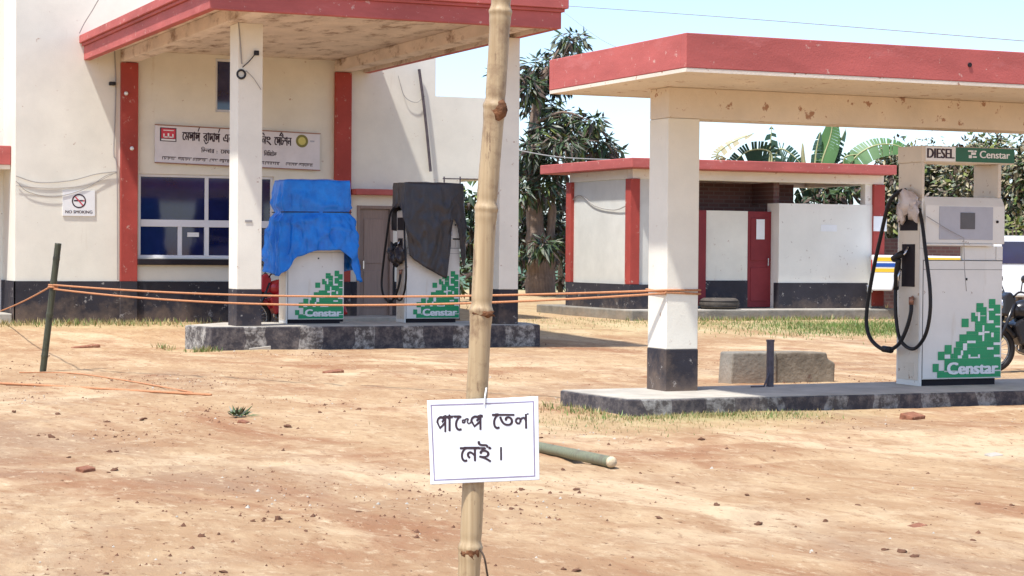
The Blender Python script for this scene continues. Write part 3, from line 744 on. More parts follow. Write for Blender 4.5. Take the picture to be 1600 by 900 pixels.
# ------------------------------------------------------------------ signs on the wall
sg = thing('station_signboard', 'wide white Bengali signboard with red and yellow emblems on the wall above the window', 'signboard', (10.2, WY, 3.0))
SX0, SX1 = 8.66, 11.80
def sgz(x, z): return z - 0.07 * (x - SX0) / (SX1 - SX0)
mb = MB(); mb.prism([(SX0, 3.07), (SX1, 3.0), (SX1, 3.69), (SX0, 3.76)], 1, WY - 0.07, WY - 0.02); mb.build('board', SIGNW, sg, bevel=0.004)
mb = MB()
for za, zb in ((3.055, 3.075), (3.745, 3.765)):
    mb.prism([(SX0 - 0.01, za), (SX1 + 0.01, za - 0.07), (SX1 + 0.01, zb - 0.07), (SX0 - 0.01, zb)], 1, WY - 0.085, WY - 0.0705)
mb.build('trim', BRASS, sg)
def sgf(x, z, e=0): return (x, WY - 0.0725 - e * 0.01, sgz(x, z))
mb = MB()
H1 = 0.155
z1 = 3.50
def xs(px): return 8.66 + (px - 240) / 256.0 * 3.13
def beng(run, x0, x1, z, h, b=0.006):
    m_ = MB(); put_text(m_, run, sgf, x0, z, x1 - x0, h, b); m_.build('lettering', INK, sg)
beng('েমসাস', xs(281), xs(308), z1, H1); beng('বাদাস', xs(313), xs(338.5), z1, H1)
beng('এনড', xs(344), xs(368), z1, H1); beng('ফুেয়ল', xs(371), xs(391), z1, H1); beng('িফিল', xs(393), xs(411), z1, H1)
beng('ং', xs(411.5), xs(419), z1, H1); beng('েসটশন', xs(424), xs(451), z1, H1)
def stroke(pts, r=0.010):
    pts = [Vector(sgf(*p)) for p in pts]
    for a, b in zip(pts, pts[1:]):
        d_ = (b - a); n_ = Vector((-d_.z, 0, d_.x)).normalized() * r
        mb.quad(a - n_, b - n_, b + n_, a + n_)
for px in (305, 336.5): stroke([(xs(px), z1 + 0.17), (xs(px + 2.2), z1 + 0.25)])           # reph
stroke([(xs(314), z1 + 0.03), (xs(317), z1 - 0.05), (xs(321), z1 - 0.01)])                 # ra-phala
stroke([(xs(432), z1 + 0.17), (xs(435), z1 + 0.24), (xs(438), z1 + 0.18)])
beng('িডলার', xs(310), xs(330), 3.29, 0.075, 0.003); beng(':', xs(333.5), xs(335), 3.29, 0.06, 0.003); beng('েমঘনা', xs(340), xs(362), 3.29, 0.075, 0.003)
beng('িলিমেটড', xs(408), xs(428), 3.29, 0.075, 0.003)
rr = random.Random(5)
for a, b in ((251, 272), (275, 296), (298, 320), (324, 336), (339, 356), (372, 390), (392, 409), (410, 433), (443, 462), (464, 486)):
    x = xs(a); stroke([(xs(a), 3.18), (xs(b), 3.18)], 0.006)
    while x < xs(b) - 0.02:
        stroke([(x, 3.178), (x + rr.uniform(-0.01, 0.012), 3.178 - rr.uniform(0.03, 0.055))], 0.006); x += rr.uniform(0.022, 0.036)
mb.build('small_print', INK, sg)
mb = MB()
mb.quad(sgf(xs(247), 3.46), sgf(xs(272), 3.46), sgf(xs(272), 3.71), sgf(xs(247), 3.71))
mb.build('emblem_frame', INK, sg)
mb = MB(); mb.quad(sgf(xs(249), 3.515, .3), sgf(xs(270.5), 3.515, .3), sgf(xs(270.5), 3.695, .3), sgf(xs(249), 3.695, .3))
em = mb.build('emblem', LOGOR, sg)
mb = MB()
mb.quad(sgf(xs(249), 3.475, .3), sgf(xs(270.5), 3.475, .3), sgf(xs(270.5), 3.505, .3), sgf(xs(249), 3.505, .3))
for a, b, c_, d_ in ((252, 254, 3.535, 3.60), (258.5, 261, 3.535, 3.61), (265.5, 267.5, 3.535, 3.60), (253, 267, 3.53, 3.55), (252, 268, 3.655, 3.67)):
    mb.quad(sgf(xs(a), c_, .5), sgf(xs(b), c_, .5), sgf(xs(b), d_, .5), sgf(xs(a), d_, .5))
mb.build('emblem_mark', WHITE, em)
def disc(mb, cx, cz, r0, r1, fn, e=0, n=28, m=0):
    for i in range(n):
        a, b = 2 * math.pi * i / n, 2 * math.pi * (i + 1) / n
        mb.quad(fn(cx + r0 * math.cos(a), cz + r0 * math.sin(a), e), fn(cx + r1 * math.cos(a), cz + r1 * math.sin(a), e),
                fn(cx + r1 * math.cos(b), cz + r1 * math.sin(b), e), fn(cx + r0 * math.cos(b), cz + r0 * math.sin(b), e), m)
mb = MB(); disc(mb, xs(468), 3.60, 0.075, 0.12, sgf); disc(mb, xs(468), 3.60, 0.0001, 0.0745, sgf, m=1)
mb.quad(sgf(xs(481), 3.59), sgf(xs(488), 3.59), sgf(xs(488), 3.62), sgf(xs(481), 3.62), 2)
mb.build('round_emblem', [OLIVE, YELD, SCREEN], sg)

ns = thing('no_smoking_sign', 'small white no smoking sign on the left cream wall', 'sign', (7.29, WY, 2.05))
MB().box(7.0, 7.58, WY - 0.02, WY - 0.002, 2.07, 2.53).build('board', WHITE, ns, bevel=0.003)
def nsf(x, z, e=0): return (x, WY - 0.0225 - e * 0.004, z)
mb = MB(); disc(mb, 7.29, 2.34, 0.105, 0.128, nsf)
mb.quad(nsf(7.20, 2.335), nsf(7.36, 2.335), nsf(7.36, 2.36), nsf(7.20, 2.36)); mb.quad(nsf(7.362, 2.335), nsf(7.39, 2.335), nsf(7.39, 2.36), nsf(7.362, 2.36), 1)
mb.quad(nsf(7.215, 2.41, .5), nsf(7.23, 2.425, .5), nsf(7.37, 2.27, .5), nsf(7.355, 2.255, .5), 1)
put_text(mb, 'NO SMOKING', nsf, 7.05, 2.12, 0.48, 0.05, 0.002)
mb.build('lettering', [INK, LOGOR], ns)

# ------------------------------------------------------------------ fuel pump
# built around its own base corner: front-left corner at the origin, front faces -y
PW, PD = 1.02, 0.42
CELL = 1 / 6.43 / 151.0
def logo(parent, px0=0.02, pz0=0.03, full=True):
    """stepped green squares with white lettering, in units of the enlarged photo"""
    k = 0.001265; kz = 0.00104
    ox = PW - 0.012 - 780 * k; oz = 0.085 + 830 * kz
    def fn(e): return lambda x, y: (x * k + ox, -0.004 - e, oz - y * kz)
    g = MB(); f0 = fn(0.0); f1 = fn(0.002); f2 = fn(0.004)
    def rect(f, a, b, c_, d_, m=0): g.quad(f(a, d_), f(c_, d_), f(c_, b), f(a, b), m)
    for r in ((385, 245, 455, 330), (480, 185, 519, 275), (530, 90, 600, 129), (530, 130, 632, 180), (548, 181, 632, 219), (520, 220, 632, 290),
              (655, 50, 720, 105), (655, 106, 770, 180), (655, 181, 770, 290), (520, 291, 770, 370), (435, 371, 770, 400), (365, 401, 770, 470),
              (330, 471, 770, 530), (310, 531, 770, 640), (220, 505, 290, 590), (155, 570, 219, 655), (220, 591, 309, 640), (220, 641, 780, 760),
              (105, 690, 165, 772), (150, 773, 780, 830), (166, 760, 219, 772)): rect(f0, *r)
    o = g.build('logo', GREEN, parent, local=True)
    g = MB()
    for r in ((553, 380, 612, 410), (592, 312, 610, 378), (592, 412, 610, 470), (613, 372, 662, 390), (680, 386, 705, 432), (440, 465, 525, 490), (400, 491, 440, 560),
              (380, 561, 402, 609), (350, 610, 390, 640), (455, 603, 475, 640), (476, 627, 549, 641), (550, 603, 570, 640), (645, 145, 702, 165),
              (634, 180, 654, 262), (640, 263, 702, 292), (720, 198, 772, 214), (720, 318, 772, 334), (705, 485, 776, 511), (640, 534, 705, 556),
              (710, 608, 776, 630), (220, 600, 275, 640), (545, 181, 566, 270), (570, 215, 620, 220)): rect(f1, *r)
    vs, fs = text_geo('Censtar'); xa = min(v[0] for v in vs); xb = max(v[0] for v in vs)
    s_ = (745 - 248) / (xb - xa)
    for dx in (0, 8, -8):
        for dy in (0, 5):
            f2 = fn(0.004 + 0.0004 * (abs(dx) + (dx > 0)) + 0.0003 * dy)
            g.add([f2(248 + (v[0] - xa) * s_ + dx, 797 - v[1] * 165 - dy) for v in vs], fs)
    g.build('lettering', WHITE, o, local=True)
    return o

def hose_set(parent):
    """two hoses looped on the narrow side (x = 0 side), nozzle in its holder"""
    def q(px, py, d):         # picture position on the near pump -> pump coordinates
        p = at(px, py, 0, 12.06 - d) - Vector((12.06, 17.10, 0.15)); return (p.x, p.y, p.z)
    h = MB().tube([q(1416, 297, 0.03), q(1405, 300, 0.10), q(1389, 318, 0.14), q(1376, 370, 0.14), q(1363, 430, 0.14), q(1354, 490, 0.15), q(1357, 522, 0.15), q(1370, 540, 0.14), q(1387, 547, 0.13), q(1404, 538, 0.11), q(1416, 515, 0.08), q(1423, 490, 0.06), q(1424, 474, 0.05)], 0.021, 8, smooth=6)
    h.tube([q(1380, 545, 0.135), q(1393, 547, 0.125)], 0.034, 10)
    h.build('hose', BLACKR, parent, local=True, smooth=True)
    h = MB().tube([q(1436, 326, 0.02), q(1441, 350, 0.05), q(1447, 400, 0.08), q(1453, 450, 0.09), q(1453, 490, 0.09), q(1446, 523, 0.09), q(1432, 543, 0.09), q(1418, 543, 0.09), q(1405, 527, 0.10), q(1400, 495, 0.10), q(1399, 462, 0.09), q(1400, 448, 0.07)], 0.019, 8, smooth=6)
    h.build('hose', BLACKR, parent, local=True, smooth=True)
    b = MB().tube([q(1424, 476, 0.05), q(1424, 464, 0.05)], 0.027, 10); b.tube([q(1424, 468, 0.05), q(1427, 464, -0.01)], 0.02, 8)
    b.build('hose_coupling', BRASS, parent, local=True, smooth=True)
    n = MB()
    n.tube([q(1400, 452, 0.07), q(1402, 425, 0.09), q(1404, 405, 0.10)], [0.03, 0.034, 0.03], 10, smooth=4)
    n.tube([q(1396, 405, 0.10), q(1410, 396, 0.08)], 0.036, 10)
    no = n.build('nozzle', BLACKR, parent, local=True, smooth=True)
    MB().tube([q(1408, 402, 0.08), q(1414, 396, 0.05), q(1420, 386, 0.015)], 0.014, 8).build('spout', CHROME, no, local=True, smooth=True)
    MB().tube([q(1404, 448, 0.12), q(1404, 430, 0.13), q(1408, 420, 0.1)], 0.01, 6).build('trigger_guard', CHROME, no, local=True, smooth=True)

def make_pump(label, loc, scale, hoses=True, header=True, xs_=1.0):
    t = thing('fuel_pump', label, 'fuel pump', loc, 0); WLOC[t.name] = Vector((0, 0, 0))
    t.scale = (scale * xs_, scale, scale)
    MB().box(0.05, PW - 0.06, 0.03, PD - 0.03, 0.0, 0.075).build('base', DARK, t, local=True)
    mb = MB(); mb.box(0.022, PW, 0.0, PD, 0.07, 1.30); mb.box(0.0, 0.021, -0.004, PD + 0.004, 0.0, 1.42)
    cab = mb.build('cabinet', PUMPW, t, local=True, bevel=0.008)
    mb = MB(); mb.box(-0.006, -0.0005, 0.03, PD - 0.03, 0.06, 1.93); sidep = mb.build('side_panel', PUMPB, t, local=True, bevel=0.004)
    mb = MB()
    for i in range(6): mb.box(-0.012, -0.0065, 0.10, PD - 0.10, 0.10 + i * 0.026, 0.113 + i * 0.026)
    mb.build('louvre', PUMPB, sidep, local=True)
    # flat dark plates on the side: shade of the recesses put into the colour
    mb = MB(); mb.box(-0.009, -0.0065, 0.10, 0.33, 1.02, 1.46); mb.build('nozzle_holder', DARK, sidep, local=True)
    mb = MB(); mb.box(-0.009, -0.0065, 0.06, 0.37, 1.60, 1.82); mb.build('hose_outlet', DARK, sidep, local=True)
    # display head on two uprights
    for b_ in ((0.0, 0.024, 0.0, PD, 1.421, 1.93), (0.0245, 0.07, 0.0, PD, 1.3005, 1.445), (PW - 0.08, PW, 0.0, PD, 1.3005, 1.445), (0.52, PW - 0.081, 0.01, 0.05, 1.3005, 1.444)):
        MB().box(*b_).build('neck_plate', PUMPW, t, local=True, bevel=0.003)
    mb = MB(); mb.prism([(-0.035, 1.47), (PD + 0.035, 1.47), (PD + 0.035, 1.88), (PD, 1.95), (0.02, 1.95), (-0.035, 1.86)], 0, 0.0245, PW - 0.005); mb.prism([(-0.05, 1.446), (PD + 0.04, 1.446), (PD + 0.04, 1.469), (-0.05, 1.469)], 0, 0.0245, PW - 0.15)
    hd = mb.build('display_head', PUMPW, t, local=True, bevel=0.008)
    MB().box(0.19, 0.86, -0.041, -0.0355, 1.51, 1.85).build('display_panel', SCREEN, hd, local=True, bevel=0.002)
    MB().box(0.45, 0.63, -0.047, -0.0415, 1.62, 1.79).build('screen', LCD, hd, local=True)
    MB().tube([(0.915, -0.036, 1.70), (0.915, -0.048, 1.70)], 0.014, 10).build('lock', DARK, hd, local=True)
    if header:
        for b_ in ((0.0, 0.03, 0.0, PD, 1.931, 2.30), (PW - 0.07, PW - 0.03, 0.0, PD, 1.951, 2.30)):
            MB().box(*b_).build('upright', PUMPB, t, local=True, bevel=0.004)
        hb = MB().box(-0.01, PW + 0.125, -0.005, PD + 0.005, 2.301, 2.47).build('header_box', PUMPB, t, local=True, bevel=0.006)
        dp = MB().box(0.03, 0.40, -0.014, -0.006, 2.315, 2.462).build('fuel_sign', WHITE, hb, local=True)
        g = MB(); put_text(g, 'DIESEL', lambda x, z, e=0: (x, -0.0165 - e * .01, z), 0.05, 2.345, 0.33, 0.093, 0.006); g.build('lettering', INK, dp, local=True)
        bp_ = MB().box(0.402, PW + 0.12, -0.016, -0.006, 2.315, 2.462).build('name_sign', GREEND, hb, local=True)
        g = MB(); ff = lambda x, z, e=0: (x, -0.0185 - e * .01, z)
        put_text(g, 'Censtar', ff, 0.70, 2.36, 0.38, 0.07, 0.004)
        for a, b, c_, d_ in ((.56, 2.355, .60, 2.385), (.59, 2.39, .65, 2.415), (.55, 2.42, .62, 2.435), (.61, 2.36, .66, 2.375), (.63, 2.42, .66, 2.435)):
            g.quad(ff(a, b), ff(c_, b), ff(c_, d_), ff(a, d_))
        g.build('lettering', WHITE, bp_, local=True)
    for nm_, b_ in (('seam', (0.024, PW - 0.003, -0.002, 0.0, 1.292, 1.2985)), ('seam', (0.024, 0.029, -0.002, 0.0, 0.08, 1.29)), ('lock', (0.55, 0.575, -0.004, 0.0, 1.09, 1.115)), ('seam', (0.024, PW - 0.003, -0.002, 0.0, 1.20, 1.2035))):
        MB().box(*b_).build(nm_, DARK, cab, local=True)
    logo(t)
    if hoses: hose_set(t)
    return t

pump_r = make_pump('tall uncovered white diesel pump with green square pattern and looped hoses under the right canopy', (12.06, 17.10, 0.15), 1.0)
# cloudy plastic wrapped over the hose joints
mb = MB(); c0 = at(1420, 316, 0, 12.0)
mb.lump((c0.x, c0.y, c0.z), (0.075, 0.17, 0.12), 11, 0.35, 16); mb.lump((c0.x - 0.0, c0.y - 0.10, c0.z - 0.10), (0.05, 0.08, 0.10), 5, 0.4, 12); mb.lump((c0.x, c0.y + 0.13, c0.z - 0.11), (0.045, 0.05, 0.13), 6, 0.4, 12)
tag(mb.build('plastic_wrap', PLASTIC, smooth=True), 'crumpled cloudy plastic tied over the hose joints of the diesel pump', 'plastic wrap')
mb = MB(); mb.tube([at(1448, 338, 1, 17.03), at(1480, 358, 1, 17.03), at(1506, 372, 1, 17.03), at(1507, 420, 1, 17.03), at(1510, 455, 1, 17.045)], 0.004, 5)
mb.build('loose_wire', WIREG, None)
tag(bpy.data.objects['loose_wire'], 'thin grey wire dangling across the display of the diesel pump', 'wire')

P1 = (9.215, 29.75, 0.352); P2 = (11.19, 29.80, 0.352)
p1 = make_pump('white pump hidden under the blue tarpaulin behind the left canopy column', P1, 0.92, hoses=False, header=False, xs_=1.0)
p2 = make_pump('white pump half covered by a black sheet with its hose hanging out', P2, 0.92, hoses=True, header=False, xs_=1.0)

mb = MB(); rr = random.Random(4)          # worn red lettering on the blue covered pump
for i in range(9):
    x = 0.30 + i * 0.05; z = 1.235 + rr.uniform(-.006, .006)
    mb.quad((x, -0.0045, z + 0.03), (x + 0.04, -0.0045, z + 0.03), (x + 0.04, -0.0045, z + 0.038), (x, -0.0045, z + 0.038))
    mb.quad((x + 0.02, -0.005, z), (x + 0.028, -0.005, z + 0.004), (x + 0.034, -0.005, z + 0.029), (x + 0.026, -0.005, z + 0.029))
mb.build('worn_lettering', mat('worn_red_ink', (0.42, 0.16, 0.14), 0.6, 0.3, 30, bump=0), p1, local=True)

def tarp(name, label, base, wx, wy, ztop, top_h, edge, m, seed, flare, cat='tarpaulin', tie=None, amp=1.0):
    """cloth shell lofted round a pump; edge(s) gives the lower hem height for perimeter position s in 0..1
       (0 = back-left corner, .25 = front-left, .5 = front-right, .75 back-right)"""
    n = 200; rings = 44
    cx, cyy = base[0] + wx / 2, base[1] + wy / 2
    def per(s, gx_, gy_, r=0.06):
        s = s % 1.0
        hx, hy = wx / 2 + gx_, wy / 2 + gy_
        if s < 0.25: t = s / 0.25; p = (-hx, hy - 2 * hy * t)
        elif s < 0.5: t = (s - .25) / .25; p = (-hx + 2 * hx * t, -hy)
        elif s < 0.75: t = (s - .5) / .25; p = (hx, -hy + 2 * hy * t)
        else: t = (s - .75) / .25; p = (hx - 2 * hx * t, hy)
        # soften the corners
        k = 1.0 - 0.05 * (abs(p[0] / hx) * abs(p[1] / hy)) ** 4
        return (p[0] * k, p[1] * k)
    mb = MB(); vs = []; fs = []
    for i in range(rings + 1):
        t = i / rings
        for j in range(n):
            s_ = j / n
            ze = edge(s_)
            if t < 0.16: z = ztop - 0.02 * (t / 0.16) ** 2; sh = (t / 0.16)        # top
            else: z = ztop - 0.02 - (ztop - 0.02 - ze) * ((t - 0.16) / 0.84); sh = 1
            down = max(0, ztop - z)
            fl = flare(down)
            x, y = per(s_, fl, fl)
            nn = noise.noise((x * 3 + seed, y * 3, z * 2.2)) * 0.025 + (0.5 - abs(noise.noise((s_ * 17 + seed, z * 0.7 + s_ * 6, seed)))) * 0.13 * min(1, down * 1.6)
            nn += noise.noise((x * 7 + z * 5, y * 7, z * 6 - x * 4 + seed)) * 0.016
            if tie: nn -= 0.045 * math.exp(-((z - tie) / 0.05) ** 2)
            cre = 1 - abs(noise.noise((x * 2.6 + z * 1.1 + seed, y * 2.6, z * 2.4 - x))) * 2.2
            nn += 0.05 * max(0, cre) ** 5 * min(1, down * 2)
            cre = 1 - abs(noise.noise((s_ * 30, z * 2 - s_ * 14, seed + 8))) * 2.2
            nn += 0.04 * max(0, cre) ** 4 * min(1, down * 1.5)
            if tie: nn *= 0.25 + 0.75 * (1 - math.exp(-((z - tie) / 0.07) ** 2))
            nn = max(nn * amp, -0.018) + 0.012
            l = math.hypot(x, y) + 1e-6
            x += x / l * nn; y += y / l * nn
            if i == 0: x *= 0.02; y *= 0.02
            elif sh < 1: x *= sh; y *= sh
            z += 0.02 * noise.noise((x * 4, y * 4, seed + 2)) * (1 if sh < 1 else 0.4)
            vs.append((cx + x, cyy + y, z))
    for i in range(rings):
        for j in range(n):
            fs.append((i * n + j, (i + 1) * n + j, (i + 1) * n + (j + 1) % n, i * n + (j + 1) % n))
    mb.add(vs, fs)
    o = mb.build(name, m, smooth=True, solid=0.006)
    return tag(o, label, cat)
def lin(pts):
    def f(s):
        for (a, za), (b, zb) in zip(pts, pts[1:]):
            if a <= s <= b: return za + (zb - za) * (s - a) / (b - a)
        return pts[-1][1]
    return f
# blue: heights from the photo at the pump's distance (about 100 px per metre)
pz = lambda py: at(490, py, 1, P1[1])[2]
blue_edge = lin([(0, pz(425)), (0.18, pz(428)), (0.25, pz(432)), (0.275, pz(424)), (0.31, pz(402)), (0.36, pz(392)), (0.44, pz(390)), (0.462, pz(400)), (0.485, pz(438)), (0.52, pz(442)), (0.56, pz(420)), (0.75, pz(425)), (1.0, pz(425))])
tarp('blue_tarpaulin', 'bright blue tarpaulin tied over the top half of the pump beside the column', (P1[0] - 0.07, P1[1] - 0.10), PW * 0.925 + 0.12, PD * 0.92 + 0.21, pz(280), 0.1, blue_edge, BLUET, 3, lambda d: 0.0 if d < 0.5 else 0.09 * (d - 0.5), tie=pz(332))
mb = MB()
zt = pz(332); xa, xb, ya, yb = P1[0] - 0.085, P1[0] + PW * .925 + 0.07, P1[1] - 0.118, P1[1] + PD * .92 + 0.12
mb.tube([(xa, ya, zt), (xb, ya, zt + 0.01), (xb, yb, zt), (xa, yb, zt), (xa, ya, zt)], 0.008, 6); tag(mb.build('tie_cord', WIRE), 'dark cord tied round the blue tarpaulin', 'cord')
qz = lambda py: at(665, py, 1, P2[1])[2]
blk_edge = lin([(0, qz(330)), (0.19, qz(322)), (0.235, qz(330)), (0.25, qz(340)), (0.262, qz(350)), (0.275, qz(400)), (0.33, qz(416)), (0.418, qz(436)), (0.431, qz(405)), (0.442, qz(345)), (0.452, qz(340)), (0.462, qz(356)), (0.485, qz(408)), (0.5, qz(420)), (0.53, qz(412)), (0.6, qz(380)), (1.0, qz(360))])
tarp('black_sheet', 'torn black plastic sheet draped over the pump with its hose showing', (P2[0] - 0.045, P2[1] - 0.10), PW * 0.925 + 0.06, PD * 0.92 + 0.19, qz(284), 0.1, blk_edge, BLACKT, 9, lambda d: 0.0, amp=0.6)

mb = MB(); c0 = at(618, 398, 0, P2[0] - 0.10)
for k, (dy, dz, ry, rz_) in enumerate(((0.12, 0.02, 0.10, 0.12), (-0.02, -0.06, 0.14, 0.11), (-0.2, 0.0, 0.14, 0.10))): mb.lump((c0.x, c0.y + dy, c0.z + dz), (0.09, ry, rz_), 70 + k, 0.45, 18)
tag(mb.build('black_sheet_scrap', BLACKT, smooth=True), 'bunched black plastic scrap wrapped round the nozzle of the black sheeted pump', 'plastic sheet')

# ------------------------------------------------------------------ bamboo pole with the notice
DP = 5.3
cl_ = [(784.5, -60), (782, 18), (773, 165), (760, 325), (752, 485), (744, 645), (735, 855), (723, 1050), (713, 1300)]
nodes_y = [18, 165, 325, 485, 645, 855, 1050]
path = catmull([deep(x, y, DP) for x, y in cl_], 14)
def px_of(P):
    d = P - CAMP; return 450 - F * d.dot(up) / d.dot(fwd)
mb = MB(); rs = []
fine = []
for a, b in zip(path, path[1:]):
    for k in range(4): fine.append(a.lerp(b, k / 4))
fine.append(path[-1])
for p in fine:
    y = px_of(p); r = 0.0280 + 0.0000025 * (y - 450)
    for ny_ in nodes_y:
        d_ = (y - ny_)
        r += 0.0042 * math.exp(-(d_ / 5.0) ** 2) + 0.0022 * math.exp(-((d_ - 12) / 9.0) ** 2) - 0.0012 * math.exp(-((d_ + 12) / 6.0) ** 2)
    rs.append(r)
pole = thing('bamboo_pole', 'tall weathered bamboo pole standing in the foreground and carrying the paper notice', 'pole', tuple(fine[-1]))
mb.tube(fine, rs, 28); mb.build('culm', BAMBOO, pole, smooth=True)
for (sx_, sy2, w_, h_) in ((779, 172, 12, 16), (757, 490, 14, 6), (736, 865, 13, 9)):
    c0 = deep(sx_, sy2, DP - 0.0235); k = DP / F
    mb = MB(); mb.lump((0, 0, 0), (w_ * k, 0.010, h_ * k), int(sy2), 0.35, 12)
    R = Matrix((rgt, fwd, up)).transposed()
    mb.v = [tuple(c0 + R @ Vector(v)) for v in mb.v]
    mb.build('branch_scar', BAMBOOS, pole, smooth=True)
mb = MB(); mb.tube([deep(750, 858, DP - 0.02), deep(757, 872, DP - 0.03), deep(762, 900, DP - 0.02), deep(770, 940, DP)], 0.003, 5, smooth=4); mb.build('twig', BARKD, pole)
mb = MB(); mb.tube([deep(758, 612, DP - 0.03), deep(760, 622, DP - 0.036)], 0.004, 6)

nt = thing('paper_notice', 'white paper notice in Bengali lettering tied to the foreground bamboo pole', 'notice', tuple(deep(755, 760, DP - 0.04)))
ca, cb, cc, cd = [deep(*p, DP - 0.037) for p in ((673, 757), (843, 750), (841, 620), (667, 626))]   # bl br tr tl
nrm_ = -fwd
def paper(u, v, e=0.0):
    p = (ca * (1 - u) + cb * u) * (1 - v) + (cd * (1 - u) + cc * u) * v
    bow = 0.010 * (4 * (u - 0.5) ** 2) * (0.3 + 0.7 * v) + 0.012 * max(0, u + v - 1.55) ** 2 * 6 + 0.0012 * math.sin(u * 17 + v * 5) - 0.010 * max(0, 0.35 - u - v) ** 2 * 6 - 0.002 * math.exp(-((u - 0.53) / 0.02) ** 2) * v
    return p - nrm_ * (bow) + nrm_ * e
mb = MB(); nu, nv = 140, 90
vs = [paper(i / nu, j / nv) for j in range(nv + 1) for i in range(nu + 1)]
mb.add(vs, [(j * (nu + 1) + i, j * (nu + 1) + i + 1, (j + 1) * (nu + 1) + i + 1, (j + 1) * (nu + 1) + i) for j in range(nv) for i in range(nu)])
PAPER = mat('white_paper', (0.80, 0.83, 0.85), 0.6, 0.02, 3, bump=0.02)
mb.build('sheet', PAPER, nt, smooth=True, solid=0.0006)
mb = MB()
def strip(u0, v0, u1, v1, m=0):
    n = 24
    for i in range(n):
        a, b = i / n, (i + 1) / n
        if abs(u1 - u0) > abs(v1 - v0):
            ua, ub = u0 + (u1 - u0) * a, u0 + (u1 - u0) * b
            mb.quad(paper(ua, v0, .0008), paper(ub, v0, .0008), paper(ub, v1, .0008), paper(ua, v1, .0008), m)
        else:
            va, vb = v0 + (v1 - v0) * a, v0 + (v1 - v0) * b
            mb.quad(paper(u0, va, .0008), paper(u1, va, .0008), paper(u1, vb, .0008), paper(u0, vb, .0008), m)
t_ = 0.011; tv = 0.0145
strip(0.03, 0.042, 0.962, 0.042 + tv); strip(0.03, 0.948 - tv, 0.962, 0.948); strip(0.03, 0.042 + tv, 0.03 + t_, 0.948 - tv); strip(0.962 - t_, 0.042 + tv, 0.962, 0.948 - tv)
BORD = mat('printed_border', (0.30, 0.25, 0.36), 0.6, 0.3, 30, bump=0)
mb.build('border', BORD, nt)
mb = MB()
def uvz(zx, zy):          # enlarged-photo position -> paper u, v
    l, r = 35 + (zy - 90) / 780 * 37, 1055
    u = (zx - l) / (r - l)
    tp = 92 + (55 - 92) * u; bt = 868 + (812 - 868) * u
    return u, (bt - zy) / (bt - tp)
def pf(zx, zy_, e=0):
    u, v = uvz(zx, -zy_); return paper(u, v, 0.0010 + e)
def pt(body, x0, x1, head, bot, bold=3.6, slope=0.0):
    """glyph run between two x with headline and baseline rows of the enlarged photo"""
    vs, fs = text_geo(body); xa = min(v[0] for v in vs); xb = max(v[0] for v in vs)
    k = (x1 - x0) / (xb - xa); h = (bot - head) / 0.622
    if body == 'প': bold = 2.0
    for i, (dx, dy) in enumerate(((0, 0), (bold, 0), (-bold, 0), (0, bold * .8), (0, -bold * .8))):
        mb.add([pf(x0 + (v[0] - xa) * k + dx, -(bot - v[1] * h) + dy, i * 0.00004) for v in vs], fs)
def ps(pts, r=6.5):
    if len(pts) > 2: pts = [(q.x, q.y) for q in catmull([(a_, b_, 0) for a_, b_ in pts], 5)]
    for (xa, ya), (xb, yb) in zip(pts, pts[1:]):
        d_ = Vector((xb - xa, yb - ya)); n_ = Vector((-d_.y, d_.x)).normalized() * r
        mb.add([pf(xa - n_.x, -(ya - n_.y)), pf(xb - n_.x, -(yb - n_.y)), pf(xb + n_.x, -(yb + n_.y)), pf(xa + n_.x, -(ya + n_.y))], [(0, 1, 2, 3)])
pt('প', 122, 222, 236, 375); pt('া', 216, 268, 236, 372); pt('ে', 284, 352, 232, 366)
ps([(356, 284), (369, 268), (384, 280), (372, 296), (356, 287)], 8); ps([(381, 272), (398, 256), (414, 262)], 7); ps([(414, 258), (404, 284), (416, 302), (436, 290), (441, 262)], 7); pt('প', 432, 545, 228, 352)
ps([(205, 238), (545, 226)], 7)
mb.build('lettering', INK, nt); mb = MB()
pt('ে', 632, 698, 214, 348); pt('ত', 690, 832, 214, 328); ps([(886, 294), (868, 300), (848, 284), (850, 262), (872, 249), (890, 264), (886, 290)], 10); ps([(888, 268), (906, 249), (928, 250), (940, 274)], 10); ps([(940, 212), (940, 346)], 10); ps([(660, 214), (965, 213)], 7)
mb.build('lettering', INK, nt); mb = MB()
pt('ে', 338, 402, 522, 652); pt('ন', 392, 496, 520, 645); pt('ই', 500, 618, 520, 640); ps([(370, 523), (612, 518)], 7)
mb.build('lettering', INK, nt); mb = MB()
ps([(709, 515), (709, 636)], 9)
mb.build('lettering', INK, nt)
mb = MB(); mb.tube([deep(760, 606, DP - 0.03), deep(758, 618, DP - 0.041), deep(757, 632, DP - 0.0405)], 0.0022, 6); mb.build('tie', WHITE, nt)

